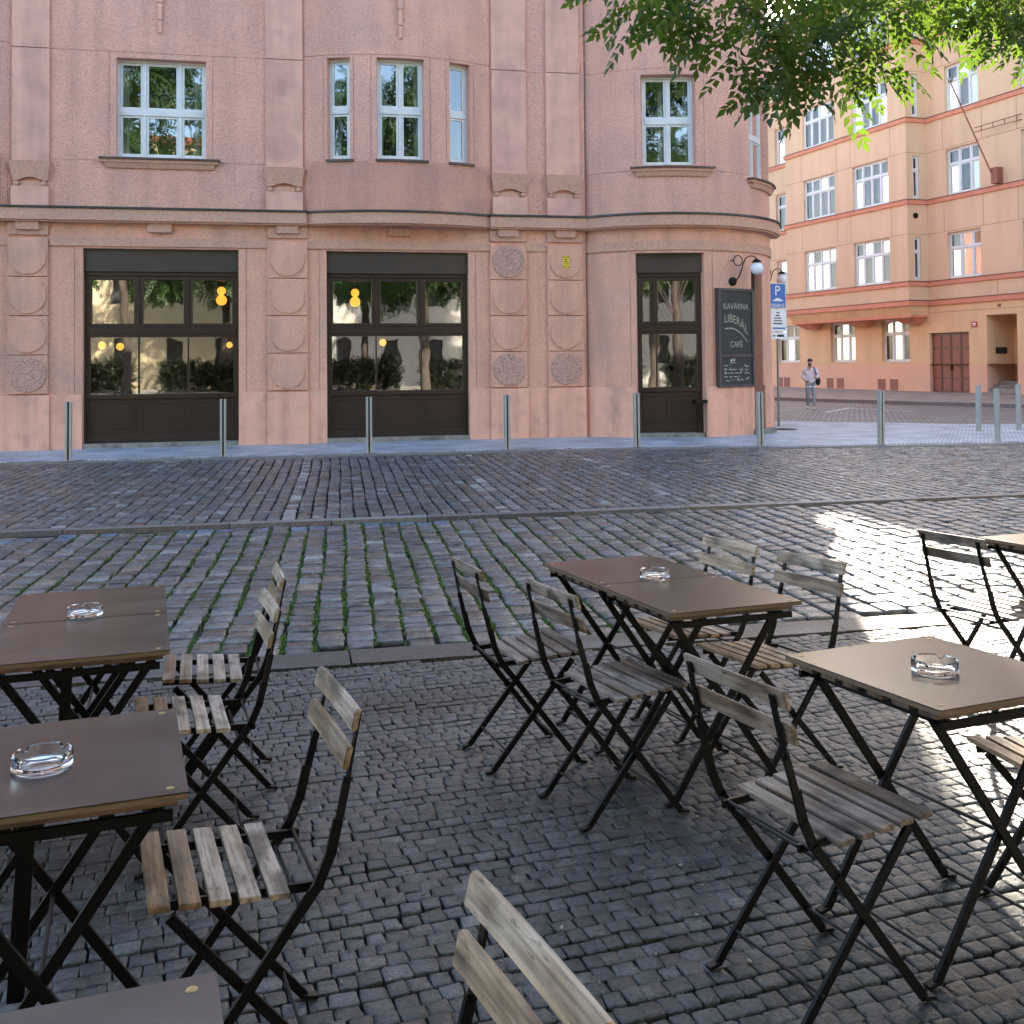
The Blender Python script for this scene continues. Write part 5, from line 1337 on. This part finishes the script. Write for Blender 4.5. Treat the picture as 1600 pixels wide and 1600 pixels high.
TWD, TDP, THT = .573, .629, .733
def make_table(post):
    t = empty('folding_table')      # origin at the table's centre on the ground
    m = MB(); hx, hy = TWD / 2, TDP / 2
    m.box(-hx, hx, -hy, hy, THT - .003, THT); m.mi = 1; m.box(-hx + .0005, hx - .0005, -hy + .0005, hy - .0005, THT - .015, THT - .0032)
    m.build('table_top', ['ply_top', 'ply_edge'], t)
    m = MB()
    for sx in (-1, 1):
        for sy in (-1, 1): m.lathe([(.001, 0), (.009, 0), (.0075, .0012), (.001, .001)], 16, (sx * (hx - .035), sy * (hy - .035), THT + .0002))
    m.build('screw_washer', 'brass', t)
    m = MB()
    for k in range(6): y = -hy + .035 + k * (TDP - .07 - .07) / 5; m.box(-hx + .02, hx - .02, y, y + .062, THT - .036, THT - .0155)
    m.build('under_slats', 'wood_grey', t)
    m = MB()
    for sx in (-1, 1): m.bar((sx * .22, -hy + .03, THT - .052), (sx * .22, hy - .03, THT - .052), (0, 0, 1), .022, .012)
    for sy in (-1, 1): m.bar((-hx + .03, sy * (hy - .03), THT - .053), (hx - .03, sy * (hy - .03), THT - .053), (0, 0, 1), .022, .012)
    m.build('top_frame', 'iron', t)
    for sy in (-1, 1):
        for k, sx in enumerate((-1, 1)):
            y = sy * (hy - .085 - .014 * k); m = MB()
            m.bar((sx * .235, y, THT - .045), (-sx * .235, y, .012), (0, 1, 0) if False else (1, 0, 0), .026, .013)
            m.bar((-sx * .232, y, .013), (-sx * .270, y, .006), (0, 0, 1), .010, .026); m.build('leg', 'iron', t, bev=.0015)
    for (x, z) in ((-.205, .058), (.205, .058), (0, .352)): m = MB(); m.tube([(x, -hy + .085, z), (x, hy - .085, z)], .005, 8); m.build('stretcher', 'iron', t, smooth=True)
    if post:
        m = MB(); m.bar((-.03, -.16, THT - .05), (-.05, -.16, .30), (1, 0, 0), .034, .012); m.build('folding_strut', 'iron', t)
    return t
def tcen(x, y, deg, j=0):
    a = R(deg); lx, ly = TWD / 2, TDP * (j + .5); return x + math.cos(a) * lx - math.sin(a) * ly, y + math.sin(a) * lx + math.cos(a) * ly
TB = [(-.964, 3.505, 7.2, 0, True, 'near half of the double table at the left'), (-.964, 3.505, 7.2, 1, False, 'far half of the double table at the left'),
      (-.782, 2.195, 8.4, 0, True, 'single table with an ashtray at the lower left'), (-.591, .853, 7.9, 0, False, 'table at the bottom left corner, only one corner in view'),
      (1.349, 3.654, 8.35, 0, False, 'near half of the double table at the centre'), (1.349, 3.654, 8.35, 1, False, 'far half of the double table at the centre, glossy red brown'),
      (1.594, 2.376, 10.7, 0, False, 'single table with an ashtray at the right, lit pale brown'), (3.699, 4.430, 8, 0, False, 'table at the right edge behind the silhouetted chair')]
tp = {}
for x, y, d, j, post, lab in TB:
    if post not in tp: tp[post] = o = make_table(post)
    else: o = copy_tree(tp[post])
    cx_, cy_ = tcen(x, y, d, j)
    if j: cx_ -= math.sin(R(d)) * .003; cy_ += math.cos(R(d)) * .003
    place(o, cx_, cy_, d, .001 if j else 0); tag(o, 'brown topped folding table, ' + lab, 'table', 'folding tables with brown board tops')

# ashtrays
m = MB(); ro, h = .064, .036
def notch(j, t):
    if j in (2, 3, 4):
        k = abs(((t / (2 * PI) * 4 + .37) % 1) - .5) * 2 * (PI / 4); return -.011 * max(0, 1 - (k / .13) ** 4) if k < .13 else 0
    return 0
m.lathe([(ro * .93, 0), (ro, .004), (ro, h - .003), (ro - .004, h), (ro - .009, h - .002), (ro - .011, .012), (ro - .018, .008), (.001, .007), (.001, 0)], 64, zf=notch)
ame = m.mesh('ashtray', 'clear', smooth=True)
for x, y, d, lab in ((-.773, 4.228, 10, 'on the far left double table'), (-.549, 2.505, 40, 'on the single table at the lower left'), (1.544, 4.371, 80, 'on the seam of the centre double table'), (1.796, 2.701, 120, 'on the right table')):
    o = link('ashtray', ame); place(o, x, y, d, THT + .0018); tag(o, 'round clear glass ashtray ' + lab, 'ashtray', 'clear glass ashtrays')

# ------------------------------------------------------------------ passer-by
def skin_mesh(name, joints, edges, root, matn, sub=2):
    me = bpy.data.meshes.new(name); me.from_pydata([j[0] for j in joints], edges, []); o = link(name, me)
    md = o.modifiers.new('s', 'SKIN'); md.use_smooth_shade = True; sm = o.modifiers.new('u', 'SUBSURF'); sm.levels = sub; sm.render_levels = sub
    for i, j in enumerate(joints):
        sv = me.skin_vertices[0].data[i]; r = j[1]; sv.radius = r if isinstance(r, tuple) else (r, r); sv.use_root = (i == root)
    dg = bpy.context.evaluated_depsgraph_get(); dg.update(); m2 = bpy.data.meshes.new_from_object(o.evaluated_get(dg)); m2.name = name
    bpy.data.objects.remove(o); m2.materials.clear(); m2.materials.append(M[matn]); return m2
PX, PY = 17.75, 33.9
PE = empty('person', (PX, PY, -.19)); PE.rotation_euler.z = R(-28)        # local -y is the walking direction (toward the camera)
tag(PE, 'bearded person in a pale lilac shirt and light jeans walking across the side street', 'person')
# x: person's left is +x (seen from the camera at the right)
sk = dict(pel=((0, 0, .93), (.13, .10)), sp=((0, 0, 1.12), (.125, .09)), ch=((0, .01, 1.33), (.165, .105)), nk=((0, .0, 1.47), .055), hd0=((-.01, -.02, 1.56), .068), hd1=((-.015, -.02, 1.64), .088), hd2=((-.01, -.01, 1.715), .072),
          shl=((.19, .01, 1.40), .06), ell_=((.235, .04, 1.15), .045), wrl=((.20, -.16, 1.12), .032), hal=((.17, -.22, 1.15), .036), shr=((-.19, .01, 1.40), .06), elr=((-.26, .04, 1.13), .045), wrr=((-.12, -.13, 1.0), .032), har=((-.05, -.17, .98), .036),
          hpl=((.09, 0, .90), .095), knl=((.11, -.10, .50), .058), anl=((.10, -.09, .10), .042), tol=((.10, -.22, .04), .04), hpr=((-.09, 0, .90), .095), knr=((-.10, .0, .50), .058), anr=((-.10, .14, .13), .042), tor=((-.11, .03, .04), .04))
nm = list(sk); ix = {n: i for i, n in enumerate(nm)}
E_ = [('pel', 'sp'), ('sp', 'ch'), ('ch', 'nk'), ('nk', 'hd0'), ('hd0', 'hd1'), ('hd1', 'hd2'), ('ch', 'shl'), ('shl', 'ell_'), ('ell_', 'wrl'), ('wrl', 'hal'), ('ch', 'shr'), ('shr', 'elr'), ('elr', 'wrr'), ('wrr', 'har'),
      ('pel', 'hpl'), ('hpl', 'knl'), ('knl', 'anl'), ('anl', 'tol'), ('pel', 'hpr'), ('hpr', 'knr'), ('knr', 'anr'), ('anr', 'tor')]
link('body', skin_mesh('body', [sk[n] for n in nm], [(ix[a], ix[b]) for a, b in E_], 0, 'skin'), PE)
def grow(r, k): return tuple(x + k for x in r) if isinstance(r, tuple) else r + k
def sub(names, edges, k, name, matn, over={}):
    j = [(over[n][0] if n in over else sk[n][0], over[n][1] if n in over else grow(sk[n][1], k)) for n in names]; i2 = {n: i for i, n in enumerate(names)}
    return link(name, skin_mesh(name, j, [(i2[a], i2[b]) for a, b in edges], 0, matn), PE)
sub(['pel', 'sp', 'ch', 'nk', 'shl', 'ell_', 'wrl', 'shr', 'elr', 'wrr', 'hem'], [('hem', 'pel'), ('pel', 'sp'), ('sp', 'ch'), ('ch', 'nk'), ('ch', 'shl'), ('shl', 'ell_'), ('ell_', 'wrl'), ('ch', 'shr'), ('shr', 'elr'), ('elr', 'wrr')], .026, 'shirt', 'shirt',
    {'hem': ((0, 0, .80), (.17, .13)), 'pel': ((0, 0, .93), (.17, .13)), 'nk': ((0, .0, 1.45), .06)})
sub(['pel', 'hpl', 'knl', 'anl', 'hpr', 'knr', 'anr'], [('pel', 'hpl'), ('hpl', 'knl'), ('knl', 'anl'), ('pel', 'hpr'), ('hpr', 'knr'), ('knr', 'anr')], .016, 'jeans', 'jeans')
m = MB(); 
for (x, y, z, pr) in ((.10, -.17, .045, 0), (-.11, .085, .05, .02)): m.sphere((x, y, z + pr), .1, 14, 8, (.48, 1.35, .5))
m.build('shoes', 'shoe', PE, smooth=True)
m = MB(); m.sphere((-.008, .012, 1.725), .094, 18, 12, (.95, 1.05, .72)); m.build('hair', 'hair', PE, smooth=True)
m = MB(); m.sphere((-.02, -.062, 1.565), .055, 14, 10, (1.0, .75, .95)); m.build('beard', 'hair', PE, smooth=True)
m = MB(); m.sphere((-.018, -.112, 1.635), .015, 8, 6, (.8, 1.2, 1.4)); m.build('nose', 'skin', PE, smooth=True)
m = MB()
for sx in (-1, 1): m.sphere((-.018 + sx * .033, -.098, 1.66), .010, 8, 6)
m.build('eyes', 'hair', PE, smooth=True)
for hn_, (hx_, hy_, hz_) in (('l', (.165, -.235, 1.155)), ('r', (-.03, -.19, .975))):
    m = MB()
    for k in range(4): m.tube([(hx_ + .012 * k - .02, hy_ + .01, hz_ + .012 * k - .02), (hx_ + .012 * k - .03, hy_ - .035, hz_ + .012 * k - .03), (hx_ + .012 * k - .035, hy_ - .045, hz_ + .012 * k - .06)], [.010, .009, .007], 6)
    m.tube([(hx_ - .02, hy_ + .02, hz_ + .02), (hx_ - .05, hy_ - .01, hz_ + .01)], [.011, .008], 6); m.build('fingers', 'skin', PE, smooth=True)
BG = empty('shoulder_bag', (PX, PY, -.19)); BG.rotation_euler.z = R(-28); tag(BG, 'black shoulder bag hanging on the left side of the passer-by', 'bag')
m = MB(); m.sphere((.25, .10, 1.0), .16, 16, 10, (.55, .8, 1.0)); m.build('bag_body', 'black', BG, smooth=True)
m = MB(); m.tube([(.24, .10, 1.12), (.20, -.12, 1.22), (.16, -.14, 1.36), (.13, -.05, 1.475), (.15, .08, 1.46), (.2, .16, 1.3), (.25, .13, 1.1)], .018, 8); m.build('strap', 'black', BG, smooth=True)
